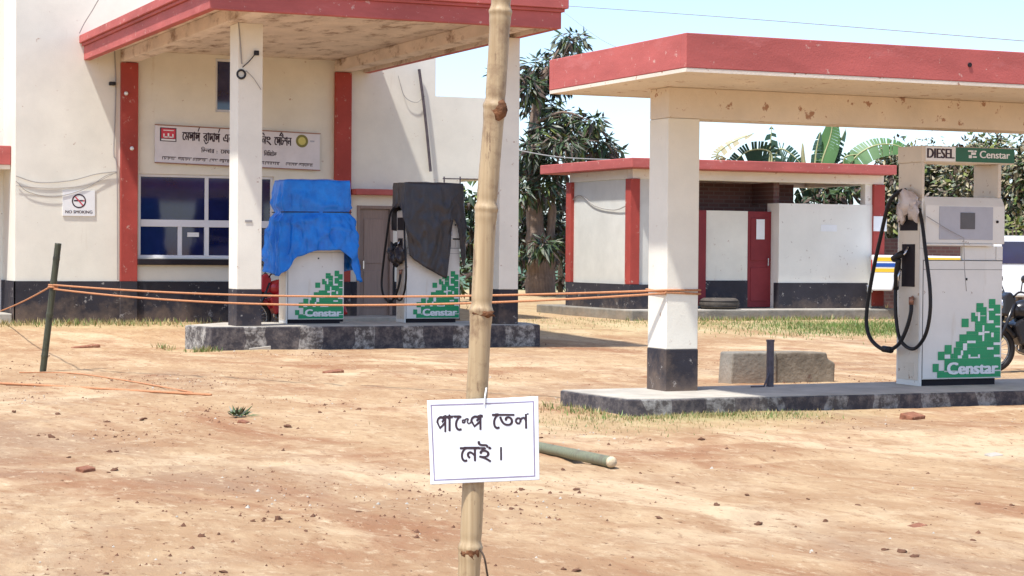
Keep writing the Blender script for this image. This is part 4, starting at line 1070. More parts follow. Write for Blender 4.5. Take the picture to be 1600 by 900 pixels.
# ------------------------------------------------------------------ rope, posts
pb = at(67, 580, 2, gz(4.52, 24.49)); ptop = at(91, 380, 1, pb.y); 
post = thing('bamboo_stake', 'short dark leaning bamboo stake holding the orange rope on the left', 'stake', tuple(pb))
axis_ = (ptop - pb); Ls = axis_.length
mb = MB(); pts = []; rs = []
for i in range(81):
    t = -0.12 + 1.12 * i / 80; pts.append(pb + axis_ * t)
    r = 0.040 + sum(0.006 * math.exp(-((t - q) / 0.008) ** 2) for q in (0.12, 0.44, 0.70, 0.88)); rs.append(r)
mb.tube(pts, rs, 14); mb.build('culm', BAMBOOD, post, smooth=True)
tie = pb + axis_ * 0.655
mb = MB()
ea = Vector((9.155, 17.30, 1.215))
end_hi = at(1008, 452, 0, 9.155); end_lo = at(1008, 458, 0, 9.155)
def rope(a, b, sag, n=24):
    out = []
    for i in range(n + 1):
        t = i / n; p = a.lerp(b, t); p.z -= sag * 4 * t * (1 - t) * (1 - 0.25 * (t - .5)); out.append(p)
    return out
c1 = [Vector((9.155, 17.18, end_hi.z)), Vector((9.53, 17.178, end_hi.z - 0.0)), Vector((9.53, 17.59, end_hi.z)), Vector((9.15, 17.59, end_hi.z)), Vector((9.15, 17.18, end_hi.z - 0.02)), Vector((9.53, 17.178, end_hi.z - 0.035)), Vector((9.53, 17.59, end_hi.z - 0.03))]
mb.tube(rope(tie + Vector((0.0, -0.045, 0.03)), Vector((9.15, 17.18, end_hi.z)), 0.10) + c1, 0.0115, 7)
mb.tube(rope(tie + Vector((0.0, -0.045, -0.02)), Vector((9.148, 17.175, end_hi.z - 0.03)), 0.155), 0.0115, 7)
mb.ring(tie, axis_, 0.052, 0.013, 16, 6); mb.ring(tie + axis_ * 0.015, axis_, 0.052, 0.012, 16, 6)
tail = rope(tie + Vector((-0.04, 0, 0)), Vector((5.95, 36.1, 0.42)), 0.25)
mb.tube(rope(tie + Vector((-0.045, 0, 0)), Vector((5.9, 36.12, 0.36)), 0.02), 0.0105, 7)
tag(mb.build('rope', ROPE, smooth=True), 'orange rope in two strands stretched from the dark stake to the right column', 'rope')
def gp(px, py, dz=0.0):
    p = at(px, py, 2, 0.0)
    for _ in range(3): p = at(px, py, 2, gz(p.x, p.y) + dz)
    return p
mb = MB(); mb.tube([gp(-40, 597, .012), gp(60, 602, .012), gp(150, 607, .012), gp(240, 612, .012), gp(330, 617, .012)], 0.014, 6, smooth=8)
tag(mb.build('ground_rope', ROPE, smooth=True), 'long slack reddish rope lying straight on the dirt near the left edge', 'rope')
mb = MB(); mb.tube([gp(30, 582, .01), gp(110, 583, .01), gp(180, 592, .01), gp(240, 602, .01), gp(300, 613, .01)], 0.009, 6, smooth=8)
tag(mb.build('ground_rope', ROPE, smooth=True), 'thinner brown rope curving over the dirt from the foot of the dark stake', 'rope')

# lying bamboo piece
a, b = gp(800, 690, 0.03), gp(955, 722, 0.04)
lb = thing('bamboo_length', 'cut length of green bamboo lying on the dirt beside the paper notice', 'bamboo', tuple((a + b) / 2))
mb = MB(); pts = [a.lerp(b, i / 40) for i in range(41)]
mb.tube(pts, [0.040 + sum(0.005 * math.exp(-((i / 40 - q) / 0.012) ** 2) for q in (0.1, 0.66)) for i in range(41)], 18)
mb.build('culm', BAMBOOG, lb, smooth=True)
dv = (b - a).normalized()
mb = MB(); mb.tube([b + dv * 0.002, b + dv * 0.03], [0.042, 0.030], 14); mb.tube([b - dv * 0.20 + Vector((-0.01, -0.028, 0.0)), b - dv * 0.02 + Vector((-0.01, -0.034, -0.008))], [0.024, 0.020], 10)
mb.build('split_end', mat('bamboo_split', (0.62, 0.50, 0.33), 0.8, 0.3, 20, bump=0.2), lb, smooth=True)

# steel stub post on the island
sp = at(1203, 604, 2, 0.153); st = thing('steel_stub_post', 'short rusty steel pipe stub standing on the right pump island', 'pipe', tuple(sp))
mb = MB(); mb.tube([sp, sp + Vector((0, 0, 0.46))], 0.038, 14); mb.tube([sp + Vector((0, 0, 0.455)), sp + Vector((0, 0, 0.475))], 0.043, 14); mb.build('pipe', STEEL, st, smooth=False)
mb = MB(); mb.tube([sp + Vector((-0.02, -0.02, 0.14)), sp + Vector((-0.10, -0.05, 0.005)), sp + Vector((-0.25, -0.05, 0.006))], 0.01, 6); mb.build('anchor_rod', STEEL, st)

# broken concrete block
a = at(1141, 600, 2, 0.0); 
blk = thing('broken_concrete_block', 'broken grey concrete block with a crumbled brick end behind the right island', 'concrete block', (a.x + 0.7, a.y + 0.1, 0))
mb = MB(); L_ = 0.62
mb.prism([(a.x, -0.03), (a.x + L_, -0.03), (a.x + L_, 0.36), (a.x + 0.03, 0.36)], 1, a.y, a.y + 0.30); mb.build('block', CONCD, blk, bevel=0.02)
mb = MB(); mb.prism([(a.x + L_ + 0.002, -0.03), (a.x + 1.42, -0.03), (a.x + 1.43, 0.22), (a.x + 1.33, 0.27), (a.x + 1.31, 0.345), (a.x + 0.95, 0.36), (a.x + L_ + 0.002, 0.355)], 1, a.y + 0.02, a.y + 0.29)
mb.build('brick_end', mat('crumbled_brick', (0.25, 0.215, 0.165), 0.95, 0.4, 5, stain=0.55, stain_col=(0.11, 0.055, 0.045), stain_scale=4, bump=0.6, bscale=20), blk, bevel=0.02)

# tyre on the shed step
tc_ = at(1124, 474, 1, 35.95)
ty = thing('old_tyre', 'dusty old tyre lying flat on the step of the toilet block', 'tyre', (tc_.x, 35.95, 0.352))
mb = MB(); mb.ring((tc_.x, 35.95, 0.352 + 0.115), (0, 0, 1), 0.30, 0.115, 40, 14); mb.build('carcass', mat('dusty_rubber', (0.10, 0.085, 0.07), 0.85, 0.4, 8, bump=0.3), ty, smooth=True)
mb = MB(); 
for k in (-1, 1): mb.ring((tc_.x, 35.95, 0.352 + 0.115 + 0.05 * k), (0, 0, 1), 0.404, 0.012, 40, 6)
mb.build('tread_rib', BLACKR, ty, smooth=True)

# ------------------------------------------------------------------ wires and small fittings
def wire(name, pts, r, label, m=WIRE, smooth=8, cat='wire'):
    mb = MB(); mb.tube(pts, r, 5, smooth=smooth); return tag(mb.build(name, m), label, cat)
Wp = lambda px, py, d=0.03: at(px, py, 1, WY - d)
wire('power_line', [deep(780, 2, 60), deep(1150, 28, 50), deep(1700, 72, 40)], 0.011, 'upper thin overhead wire crossing the sky above the right canopy', WIREG)
wire('power_line', [deep(880, 18, 62), deep(940, 62, 58), deep(990, 84, 55)], 0.009, 'short faint overhead wire in front of the tall tree top', WIREG)
wire('power_line', [deep(795, 232, 52), deep(870, 245, 50), deep(960, 250, 47), deep(1020, 253, 44.0)], 0.014, 'grey service wire running to the roof of the toilet block', WIREG)
wire('wall_cable', [Wp(25, 275), Wp(60, 285), Wp(110, 282), Wp(150, 272), Wp(182, 268)], 0.008, 'upper sagging grey cable across the left cream wall', WIREG)
wire('wall_cable', [Wp(25, 283), Wp(45, 300), Wp(85, 307), Wp(130, 296), Wp(165, 275), Wp(182, 270)], 0.006, 'lower looping grey cable across the left cream wall', WIREG)
wire('wall_cable', [Wp(25, 290), Wp(80, 294), Wp(140, 288), Wp(182, 269)], 0.005, 'middle thin cable across the left cream wall', WIREG)
wire('wall_cable', [Wp(179, 80), Wp(181, 130), Wp(180, 180), Wp(178, 240), Wp(183, 268), Wp(184, 438)], 0.012, 'dark vertical cable beside the left red post', WIREG)
wire('service_wire', [at(124, 52, 1, WY - .1), at(132, 36, 1, WY - .2), at(145, 15, 1, WY - .4), at(165, -20, 1, WY - .8)], 0.009, 'thin wire rising from the canopy corner at the upper left', WIREG)
CYc = 28.945
wire('column_cable', [at(371, 18, 1, CYc), at(375, 60, 1, CYc - .01), at(378, 100, 1, CYc - .01)], 0.010, 'thin cable hanging down the face of the left canopy column', WIREG)
wire('column_cable', [at(379, 105, 1, CYc - .01), at(390, 95, 1, CYc - .02), at(399, 84, 1, CYc - .01)], 0.008, 'short cable from the coil to a black bracket on the left column')
wire('column_cable', [at(384, 110, 1, CYc - .01), at(396, 122, 1, CYc - .02), at(408, 140, 1, CYc - .01)], 0.005, 'loose thin wire below the coil on the left column', WIREG)
mb = MB(); c0 = at(377, 116, 1, CYc - 0.012); mb.ring(c0, (0, 1, 0), 0.062, 0.016, 20, 6); tag(mb.build('cable_coil', WIRE, smooth=True), 'small black cable coil hanging on the left canopy column', 'cable coil')
c0 = at(400, 83, 1, CYc); mb = MB(); mb.box(c0.x - .035, c0.x + .035, CYc - 0.05, CYc, c0.z - .035, c0.z + .035); mb.tube([(c0.x, CYc - .05, c0.z), (c0.x, CYc - .075, c0.z)], 0.02, 10)
tag(mb.build('bracket_box', WIRE, bevel=0.006), 'small black box high on the left canopy column', 'bracket')
for (px, py, lab) in ((197, 146, 'white porcelain lamp holder on the upper part of the left red post'), (206, 232, 'white porcelain lamp holder lower on the left red post')):
    c0 = at(px, py, 1, WY - 0.10); mb = MB(); mb.tube([c0, c0 + Vector((0, -0.05, 0))], [0.04, 0.028], 12); mb.tube([c0 + Vector((0, -0.05, 0)), c0 + Vector((0.0, -0.08, -0.01))], 0.02, 10)
    tag(mb.build('lamp_holder', WHITE, smooth=True), lab, 'lamp holder')
c0 = at(175, 131, 1, WY); mb = MB(); mb.box(c0.x - .06, c0.x + .05, WY - 0.10, WY - 0.002, c0.z - .03, c0.z + .03); mb.tube([(c0.x - .02, WY - .1, c0.z), (c0.x - .03, WY - .16, c0.z - .01)], 0.025, 10)
tag(mb.build('junction_box', WIRE, bevel=0.006), 'small black junction box on the wall left of the red post', 'junction box')
wire('roof_pipe', [at(655, 108, 1, WY - .08), at(662, 160, 1, WY - .08), at(668, 215, 1, WY - .08), at(673, 268, 1, WY - .08)], 0.03, 'dark slanting pipe on the cream wall behind the black sheet', STEEL, 3, 'pipe')
wire('wall_wire', [at(622, 118, 1, WY - .03), at(632, 150, 1, WY - .05), at(650, 160, 1, WY - .05), at(664, 150, 1, WY - .03)], 0.006, 'thin wire looping beside the slanting pipe on the wall', WIREG)
rl = thing('roof_railing', 'thin grey metal rail on the wall above the black sheeted pump', 'railing', tuple(at(715, 300, 1, WY - .2)))
mb = MB(); mb.tube([at(692, 279, 1, WY - .15), at(752, 280, 1, WY - .15)], 0.012, 6); mb.build('rail', STEEL, rl)
for px in (694, 719): MB().tube([at(px, 276, 1, WY - .15), at(px, 300, 1, WY - .15)], 0.014, 6).build('baluster', STEEL, rl)
# wires on the shed end wall
wire('shed_wire', [at(888, 322, 0, 18.5), at(905, 305, 0, 18.49), at(930, 322, 0, 18.49), at(960, 328, 0, 18.49), at(982, 320, 0, 18.45)], 0.010, 'dark wire sagging across the end wall of the toilet block', WIREG)
# shower-like ring on the island? small paper on the column
c0 = at(388, 346, 1, CYc); MB().box(c0.x - .05, c0.x + .06, CYc - .006, CYc - .002, c0.z - .015, c0.z + .02).build('chipped_mark', WIREG, None)
tag(bpy.data.objects['chipped_mark'], 'small grey torn sticker on the left canopy column', 'sticker')

# ------------------------------------------------------------------ vegetation
def leaf(mb, p, d, n, L, W, m, fold=0.25):
    d = d.normalized(); s_ = d.cross(n)
    if s_.length < 1e-4: s_ = d.orthogonal()
    s_.normalize(); nn = s_.cross(d)
    a = p; b = p + d * L * 0.45 + s_ * W * 0.5 - nn * W * fold; c_ = p + d * L - Vector((0, 0, L * 0.12)); e = p + d * L * 0.45 - s_ * W * 0.5 - nn * W * fold
    mid = p + d * L * 0.5 + nn * W * 0.1
    mb.add([a, b, c_, e, mid], [(0, 1, 4), (1, 2, 4), (2, 3, 4), (3, 0, 4)], m)
def rv(r): return Vector((r.uniform(-1, 1), r.uniform(-1, 1), r.uniform(-1, 1)))

def make_tree(name, label, base, trunk_pts, trunk_r, clusters, leaf_L, leaf_W, mats, weights, seed, bark=BARK, droop=0.5, per=26, cat='tree', group=None, trunk_name='trunk', limbs=True):
    r = random.Random(seed)
    t = thing(name, label, cat, base, 0, group)
    tr = MB()
    for pts, rr_ in zip(trunk_pts, trunk_r): tr.tube(pts, rr_, 12, smooth=5)
    cr = MB()
    mainp = [Vector(p) for pts in trunk_pts for p in catmull(pts, 5)]
    for (c_, rad, n) in clusters:
        c_ = Vector(c_)
        if limbs:
            q = min(mainp, key=lambda p: (p - c_).length + max(0, p.z - c_.z) * 2)
            mid = q.lerp(c_, 0.5) + Vector((0, 0, 0.15 * (c_ - q).length))
            tr.tube([q, mid, c_], [0.05, 0.035, 0.015], 6, smooth=3)
        for _ in range(n):
            o = rv(r)
            while o.length > 1: o = rv(r)
            o = o * (0.55 + 0.45 * r.random())
            p = c_ + Vector((o.x * rad[0], o.y * rad[1], o.z * rad[2]))
            d = (o + rv(r) * 0.8); d.z -= droop; d.normalize()
            s_ = 0.7 + 0.6 * r.random()
            leaf(cr, p, d, rv(r) * 0.6 + Vector((0, 0, 1)), leaf_L * s_, leaf_W * s_, r.choices(range(len(mats)), weights)[0])
    tr.build(trunk_name, bark, t, smooth=True)
    cr.build('crown', mats, t)
    return t

TB = at(843, 460, 2, gbase(25, 55)); TD = (TB - CAMP).dot(fwd)
def td(px, py, dd=0): return deep(px, py, TD + dd)
r = random.Random(21)
cl = []
spec = [(895, 62, 30, 14), (880, 95, 42, 20), (845, 110, 45, 22), (905, 120, 22, 10), (825, 135, 30, 22), (868, 130, 36, 18), (838, 165, 34, 18), (880, 185, 34, 20), (905, 205, 36, 20),
        (850, 205, 26, 24), (880, 225, 44, 18), (930, 225, 38, 18), (955, 238, 24, 10), (830, 235, 34, 22), (815, 255, 26, 24), (860, 255, 40, 20), (850, 290, 36, 24), (815, 300, 26, 24),
        (875, 300, 22, 28), (830, 340, 36, 26), (860, 350, 30, 26), (815, 365, 26, 22), (848, 385, 30, 16), (810, 395, 18, 14), (873, 385, 14, 26), (925, 190, 22, 12), (920, 245, 40, 14), (795, 270, 18, 22), (790, 120, 22, 20)]
for (px, py, rx, rz_) in spec:
    c_ = td(px, py, r.uniform(-1.5, 1.5)); k = TD / F
    cl.append((c_, (rx * k, rx * k * 0.9, rz_ * k * 1.15), int(48 + rx * rz_ * 0.17)))
make_tree('tall_tree', 'tall tree with dark drooping leaves and thick forked trunk beside the toilet block', tuple(TB),
          [[td(845, 464), td(843, 430), td(840, 400), td(836, 350), td(834, 290), td(833, 230), td(838, 170), td(850, 120), td(875, 75)], [td(850, 462), td(855, 425), td(858, 395), td(862, 340), td(868, 280)]],
          [[0.42, 0.36, 0.30, 0.24, 0.20, 0.17, 0.14, 0.09, 0.04], [0.26, 0.22, 0.17, 0.12, 0.06]], cl, 0.34, 0.09, [LEAF1, LEAF6, LEAF2, LEAF3, LEAF5], [34, 26, 16, 20, 5], 4, droop=0.55)

# leafy shrub seen between the pump and the pole
def shrub(name, label, px, pybase, ytop, depth, wpx, n, L, W, mats, wts, seed, bark=BARKD, cat='shrub', group=None, stems=4, per=46):
    r = random.Random(seed); k = depth / F
    b = deep(px, pybase, depth); b.z = gz(b.x, b.y); k2 = k
    H_ = (px_of(b) - ytop) * k
    cl = []
    for i in range(n):
        t = (i + 0.5) / n
        c_ = b + Vector((0, 0, H_ * (0.12 + 0.80 * t))) + rgt * (r.uniform(-1, 1) * wpx * k * (0.55 if t > 0.75 else 0.9)) + fwd * r.uniform(-0.8, 0.8)
        q = r.uniform(0.7, 1.2)
        cl.append((c_, (wpx * k * 0.55 * q, 0.6, H_ * 0.14 * q), per))
    tr = []; rs_ = []
    for i in range(stems):
        o = rgt * (r.uniform(-1, 1) * wpx * k * 0.6)
        tr.append([b + o * 0.2, b + o * 0.5 + Vector((0, 0, H_ * 0.4)), b + o + Vector((0, 0, H_ * 0.85))]); rs_.append([0.06, 0.04, 0.02])
    return make_tree(name, label, tuple(b), tr, rs_, cl, L, W, mats, wts, seed, bark, droop=0.2, cat=cat, group=group, trunk_name='stems', limbs=False)
shrub('leafy_shrub', 'yellow green leafy shrub showing between the black sheeted pump and the bamboo pole', 738, 458, 285, 50, 26, 9, 0.30, 0.13, [LEAF2, LEAF1, LEAF5, LEAF6], [30, 35, 20, 15], 31)
shrub('leafy_shrub', 'low dark undergrowth at the foot of the tall tree beside the canopy column', 812, 452, 425, 62, 22, 4, 0.28, 0.12, [LEAF2, LEAF1, LEAF6], [30, 35, 35], 33, stems=2)
shrub('leafy_shrub', 'narrow dark bush squeezed between the tall tree and the red corner post', 876, 455, 330, 58, 10, 5, 0.3, 0.12, [LEAF1, LEAF6, LEAF3], [40, 30, 20], 34, stems=2)
shrub('leafy_shrub', 'dark undergrowth seen through the gap over the white wall of the toilet block', 1288, 440, 272, 47.5, 62, 9, 0.30, 0.11, [LEAF1, LEAF6, LEAF2], [45, 35, 20], 38, stems=4, per=120)
HG = 'dry hedge shrubs behind the diesel pump'
hd = [('tall dry tan shrub just right of the toilet block behind the hoses', 1392, 225, 24), ('mixed green and tan shrub seen below the diesel sign through the pump frame', 1450, 232, 40), ('dense tan shrub seen under the name sign of the diesel pump', 1500, 220, 36),
      ('tallest olive shrub rising above the green name sign', 1550, 205, 34), ('dark olive shrub at the right edge above the white pickup', 1600, 215, 36)]
for i, (lab, px, yt, wd) in enumerate(hd):
    shrub('hedge_shrub', lab, px, 470, yt, 52 + (i % 2) * 2, wd, 46, 0.19, 0.10, [LEAF4, LEAF3, LEAF5, LEAF2, LEAF6], [34, 24, 12, 24, 12], 50 + i, group=HG, stems=6, per=95)
shrub('wispy_bush', 'sparse wispy bush top against the sky above the diesel sign', 1480, 400, 185, 55, 50, 8, 0.12, 0.06, [LEAF4, LEAF3, LEAF2], [40, 30, 30], 71, stems=10)
shrub('green_shrub', 'fresh green low plant along the brown wall above the pickup roof', 1592, 400, 335, 47, 22, 6, 0.22, 0.1, [LEAF5, LEAF2], [60, 40], 72, stems=3)

def banana(name, label, bx, by, leaves, seed, stem_h):
    r = random.Random(seed); z0 = gz(bx, by)
    t = thing(name, label, 'banana plant', (bx, by, z0), 0, 'banana plants behind the toilet block')
    MB().tube([(bx, by, z0), (bx + .05, by, z0 + stem_h * .5), (bx, by, z0 + stem_h)], [0.14, 0.11, 0.07], 12, smooth=4).build('stem', mat('banana_stem', (0.30, 0.27, 0.12), 0.6, 0.3, 4, bump=0.1), t, smooth=True)
    for (pts, Wd, mi, torn) in leaves:
        pts = catmull(pts, 8); n = len(pts); mb = MB(); rib = MB()
        rib.tube(pts, [0.03 * (1 - 0.8 * i / n) for i in range(n)], 6)
        for i in range(n - 1):
            d = (pts[i + 1] - pts[i]).normalized(); s_ = d.cross(fwd).normalized() * 0.85 + fwd * 0.5
            def wd(k): q = k / (n - 1); return Wd * (math.sin(math.pi * min(1, 0.08 + q * 0.92)) ** 0.6) * (0.25 if q < 0.12 else 1)
            for sg_ in (-1, 1):
                if torn and r.random() < torn: continue
                e0, e1 = wd(i), wd(i + 1)
                sag = Vector((0, 0, -0.25 * Wd))
                a_, b_ = pts[i], pts[i + 1].lerp(pts[i], 0.35 if (torn and r.random() < 0.3) else 0.0)
                mb.quad(a_, b_, b_ + s_ * sg_ * e1 + sag * (e1 / Wd), a_ + s_ * sg_ * e0 + sag * (e0 / Wd))
        l = mb.build('leaf', [BAN1, BAN2, BAN3][mi], t, smooth=False)
        rib.build('midrib', BANR, l, smooth=True)
    return t
BD = 48.0
def bd(px, py, d=0): return deep(px, py, BD + d)
b1 = bd(1190, 420); b2 = bd(1275, 420); b3 = bd(1335, 420)
banana('banana_plant', 'left banana plant with a dry tattered leaf over the shed roof', b1.x, b1.y,
       [([bd(1195, 290), bd(1150, 262), bd(1120, 245), bd(1140, 225), bd(1178, 208)], 0.16, 2, 0.35), ([bd(1200, 290), bd(1203, 240), bd(1206, 196)], 0.22, 1, 0.2), ([bd(1200, 285), bd(1205, 240), bd(1175, 234), bd(1150, 250), bd(1130, 275)], 0.30, 1, 0.1), ([bd(1205, 285), bd(1215, 236), bd(1235, 240), bd(1262, 268)], 0.28, 1, 0.1)], 1, 2.3)
banana('banana_plant', 'middle banana plant with a broad bright green upright leaf over the shed roof', b2.x, b2.y,
       [([bd(1272, 300), bd(1285, 250), bd(1297, 215), bd(1303, 180)], 0.30, 0, 0.0), ([bd(1268, 300), bd(1256, 255), bd(1254, 222)], 0.06, 2, 0.0), ([bd(1270, 300), bd(1275, 240), bd(1282, 205)], 0.12, 1, 0.3), ([bd(1275, 300), bd(1300, 250), bd(1322, 200)], 0.16, 1, 0.15), ([bd(1268, 300), bd(1240, 260), bd(1222, 262), bd(1200, 280)], 0.3, 0, 0.1), ([bd(1280, 310), bd(1300, 290), bd(1340, 300)], 0.3, 0, 0.1)], 2, 2.5)
banana('banana_plant', 'right banana plant with a long arching leaf behind the diesel pump', b3.x, b3.y,
       [([bd(1325, 300), bd(1330, 255), bd(1360, 230), bd(1395, 226), bd(1430, 240)], 0.30, 0, 0.05), ([bd(1322, 300), bd(1310, 262), bd(1290, 245)], 0.22, 1, 0.2), ([bd(1328, 310), bd(1350, 280), bd(1365, 300)], 0.3, 1, 0.1), ([bd(1320, 310), bd(1280, 292), bd(1240, 305)], 0.34, 1, 0.15), ([bd(1330, 300), bd(1318, 250), bd(1345, 240)], 0.18, 0, 0.2)], 3, 2.4)

# low brown brick wall and pickup at the right
lw0 = at(1375, 470, 2, 0.3); 
mb = MB(); mb.box(27.5, 44.0, 41.0, 41.2, 0.1, 1.9); o = mb.build('boundary_wall', BRICKW); tag(o, 'low brown brick boundary wall behind the white pickup', 'wall')

pr = deep(1362, 470, 42.0)
pk = thing('pickup_truck', 'white pickup truck with yellow and blue side stripes parked behind the diesel pump', 'pickup', (pr.x - 0.88 * math.sin(-0.56), pr.y + 0.88 * math.cos(-0.56), gz(pr.x, pr.y) + 0.05), 0.0)
pk.rotation_euler = (0, 0, -0.56); WLOC[pk.name] = Vector((0, 0, 0))
def B(name, mb, m, parent=pk, **k): return mb.build(name, m, parent, local=True, **k)
mb = MB(); mb.prism([(0.0, 0.55), (0.42, 0.55), (0.5, 0.80), (0.75, 0.92), (1.1, 0.92), (1.35, 0.80), (1.42, 0.55), (2.45, 0.50), (2.45, 1.28), (0.0, 1.30)], 1, -0.88, 0.88); B('bed', mb, CARW, bevel=0.03)
mb = MB(); mb.prism([(2.46, 0.45), (3.95, 0.45), (4.02, 0.80), (4.25, 0.93), (4.6, 0.93), (4.85, 0.80), (4.95, 0.45), (5.35, 0.45), (5.40, 0.85), (5.25, 1.03), (4.25, 1.12), (3.70, 1.66), (3.45, 1.72), (2.62, 1.72), (2.48, 1.60)], 1, -0.86, 0.86); cb = B('cab', mb, CARW, bevel=0.04)
for poly in ([(2.62, 1.14), (3.12, 1.14), (3.12, 1.60), (2.66, 1.60)], [(3.24, 1.14), (4.05, 1.14), (3.66, 1.58), (3.24, 1.60)]):
    mb = MB(); mb.prism(poly, 1, -0.872, -0.861); B('side_window', mb, GLASS, cb)
for z0, z1, m_, x1 in ((1.17, 1.25, YEL, 2.40), (1.05, 1.13, BLU, 2.40), (0.94, 1.02, YEL, 2.40)):
    mb = MB(); mb.box(0.03, x1, -0.886, -0.881, z0, z1); B('side_stripe', mb, m_)
mb = MB(); mb.box(-0.10, 0.02, -0.80, 0.80, 0.50, 0.66); B('rear_bumper', mb, CHROME, bevel=0.02)
mb = MB(); mb.box(-0.02, 0.0, -0.87, -0.74, 0.85, 1.2); B('tail_light', mb, REDL)
for wx in (0.92, 4.43):
    for wy in (-0.80, 0.80):
        mb = MB(); mb.ring((wx, wy, 0.34), (0, 1, 0), 0.245, 0.10, 32, 10); wh = B('wheel', mb, BLACKR, smooth=True)
        mb = MB(); mb.tube([(wx, wy - 0.09, 0.34), (wx, wy + 0.09, 0.34)], 0.17, 20); B('rim', mb, CHROME, wh)

# ------------------------------------------------------------------ motorcycles (x forward)
def motorcycle(label, loc, rz, paint):
    t = thing('motorcycle', label, 'motorcycle', loc, rz, None); WLOC[t.name] = Vector((0, 0, 0))
    Bm = lambda n, mb, m, p=t, **k: mb.build(n, m, p, local=True, **k)
    for wx in (0.64, -0.62):
        mb = MB(); mb.ring((wx, 0, 0.30), (0, 1, 0), 0.262, 0.042, 36, 10); wh = Bm('wheel', mb, BLACKR, smooth=True)
        mb = MB(); mb.ring((wx, 0, 0.30), (0, 1, 0), 0.222, 0.014, 36, 6); mb.tube([(wx, -0.06, .30), (wx, .06, .30)], 0.05, 12)
        for k in range(18):
            a = 2 * math.pi * k / 18; sd = 0.035 * (1 if k % 2 else -1)
            mb.tube([(wx + 0.045 * math.cos(a + .4), sd, 0.30 + 0.045 * math.sin(a + .4)), (wx + 0.22 * math.cos(a), 0, 0.30 + 0.22 * math.sin(a))], 0.004, 4)
        Bm('spokes', mb, CHROME, wh)
        pts = [(wx + 0.325 * math.cos(a), 0, 0.30 + 0.325 * math.sin(a)) for a in [math.radians(20 + 7 * k) for k in range(20)]] if wx > 0 else [(wx + 0.33 * math.cos(a), 0, 0.30 + 0.33 * math.sin(a)) for a in [math.radians(40 + 7 * k) for k in range(20)]]
        mb = MB(); mb.tube(pts, 0.05, 8); Bm('mudguard', mb, paint, smooth=True)
    mb = MB()
    for sd in (-0.085, 0.085): mb.tube([(0.64, sd, 0.30), (0.50, sd, 0.62), (0.40, sd, 0.88)], 0.024, 8)
    Bm('fork', mb, BIKEB, smooth=True)
    mb = MB(); mb.prism([(0.40, 0.70), (0.56, 0.74), (0.54, 0.98), (0.44, 1.04), (0.36, 0.95)], 1, -0.10, 0.10); Bm('cowl', mb, paint, bevel=0.03)
    mb = MB(); mb.prism([(0.30, 0.34), (0.40, 0.62), (0.22, 0.74), (0.05, 0.70), (0.10, 0.45)], 1, -0.14, 0.14); Bm('shroud', mb, paint, bevel=0.03)
    mb = MB(); mb.tube([(0.36, -0.36, 1.02), (0.40, -0.22, 1.03), (0.41, 0, 0.94), (0.40, 0.22, 1.03), (0.36, 0.36, 1.02)], 0.013, 8, smooth=4); hb = Bm('handlebar', mb, BIKEB, smooth=True)
    mb = MB()
    for sd in (-1, 1): mb.tube([(0.35, 0.37 * sd, 1.02), (0.30, 0.48 * sd, 1.015)], 0.02, 8)
    Bm('grip', mb, BLACKR, hb, smooth=True)
    for sd in (-1, 1):
        mb = MB(); mb.tube([(0.38, 0.24 * sd, 1.03), (0.40, 0.32 * sd, 1.16)], 0.008, 6); mb.lump((0.39, 0.34 * sd, 1.20), (0.02, 0.075, 0.05), 2, 0.0, 12); Bm('mirror', mb, BIKEB, hb, smooth=True)
    mb = MB(); mb.lump((0.50, 0, 0.86), (0.09, 0.10, 0.11), 1, 0.0, 14); Bm('headlight', mb, CHROME, smooth=True)
    mb = MB(); mb.lump((0.17, 0, 0.80), (0.27, 0.15, 0.135), 3, 0.03, 18); Bm('fuel_tank', mb, paint, smooth=True)
    mb = MB(); mb.prism([(-0.08, 0.76), (-0.05, 0.84), (-0.35, 0.83), (-0.75, 0.90), (-0.80, 0.83), (-0.40, 0.73)], 1, -0.13, 0.13); Bm('seat', mb, BLACKR, bevel=0.04, seg=3)
    mb = MB(); mb.prism([(-0.1, 0.72), (-0.2, 0.55), (-0.55, 0.62), (-0.78, 0.80), (-0.4, 0.72)], 1, -0.11, 0.11); Bm('side_panel', mb, paint, bevel=0.03)
    mb = MB(); mb.box(-0.06, 0.22, -0.12, 0.12, 0.26, 0.44); mb.lump((0.12, 0, 0.52), (0.10, 0.09, 0.12), 1, 0.0, 12)
    for k in range(5): mb.box(0.03, 0.22, -0.10, 0.10, 0.45 + k * 0.035, 0.465 + k * 0.035)
    Bm('engine', mb, mat('engine_alloy', (0.16, 0.16, 0.16), 0.45, 0.4, 14, bump=0.1, metal=0.6))
    mb = MB(); mb.tube([(0.38, 0, 0.86), (0.30, 0, 0.55), (0.22, 0, 0.30)], 0.02, 8); mb.tube([(0.36, 0, 0.82), (-0.1, 0, 0.70), (-0.7, 0, 0.76)], 0.02, 8)
    for sd in (-.09, .09): mb.tube([(-0.06, sd, 0.34), (-0.62, sd, 0.30)], 0.02, 8); mb.tube([(-0.62, sd, 0.31), (-0.48, sd, 0.72)], 0.03, 8)
    Bm('frame', mb, BIKEB, smooth=True)
    mb = MB(); mb.tube([(0.20, -0.13, 0.48), (0.24, -0.14, 0.28), (0.0, -0.15, 0.22), (-0.3, -0.15, 0.26), (-0.72, -0.15, 0.36)], [0.022, 0.022, 0.025, 0.04, 0.045], 10, smooth=4); Bm('exhaust', mb, CHROME, smooth=True)
    mb = MB(); mb.box(-0.86, -0.78, -0.06, 0.06, 0.72, 0.80); Bm('tail_light', mb, REDL, bevel=0.01)
    return t
MA = at(1567, 582, 2, 0.0)
motorcycle('black motorcycle parked at the right edge beside the diesel pump', (MA.x + 0.45, MA.y - 0.15, gz(MA.x, MA.y)), math.radians(180 - 12), BIKEB)
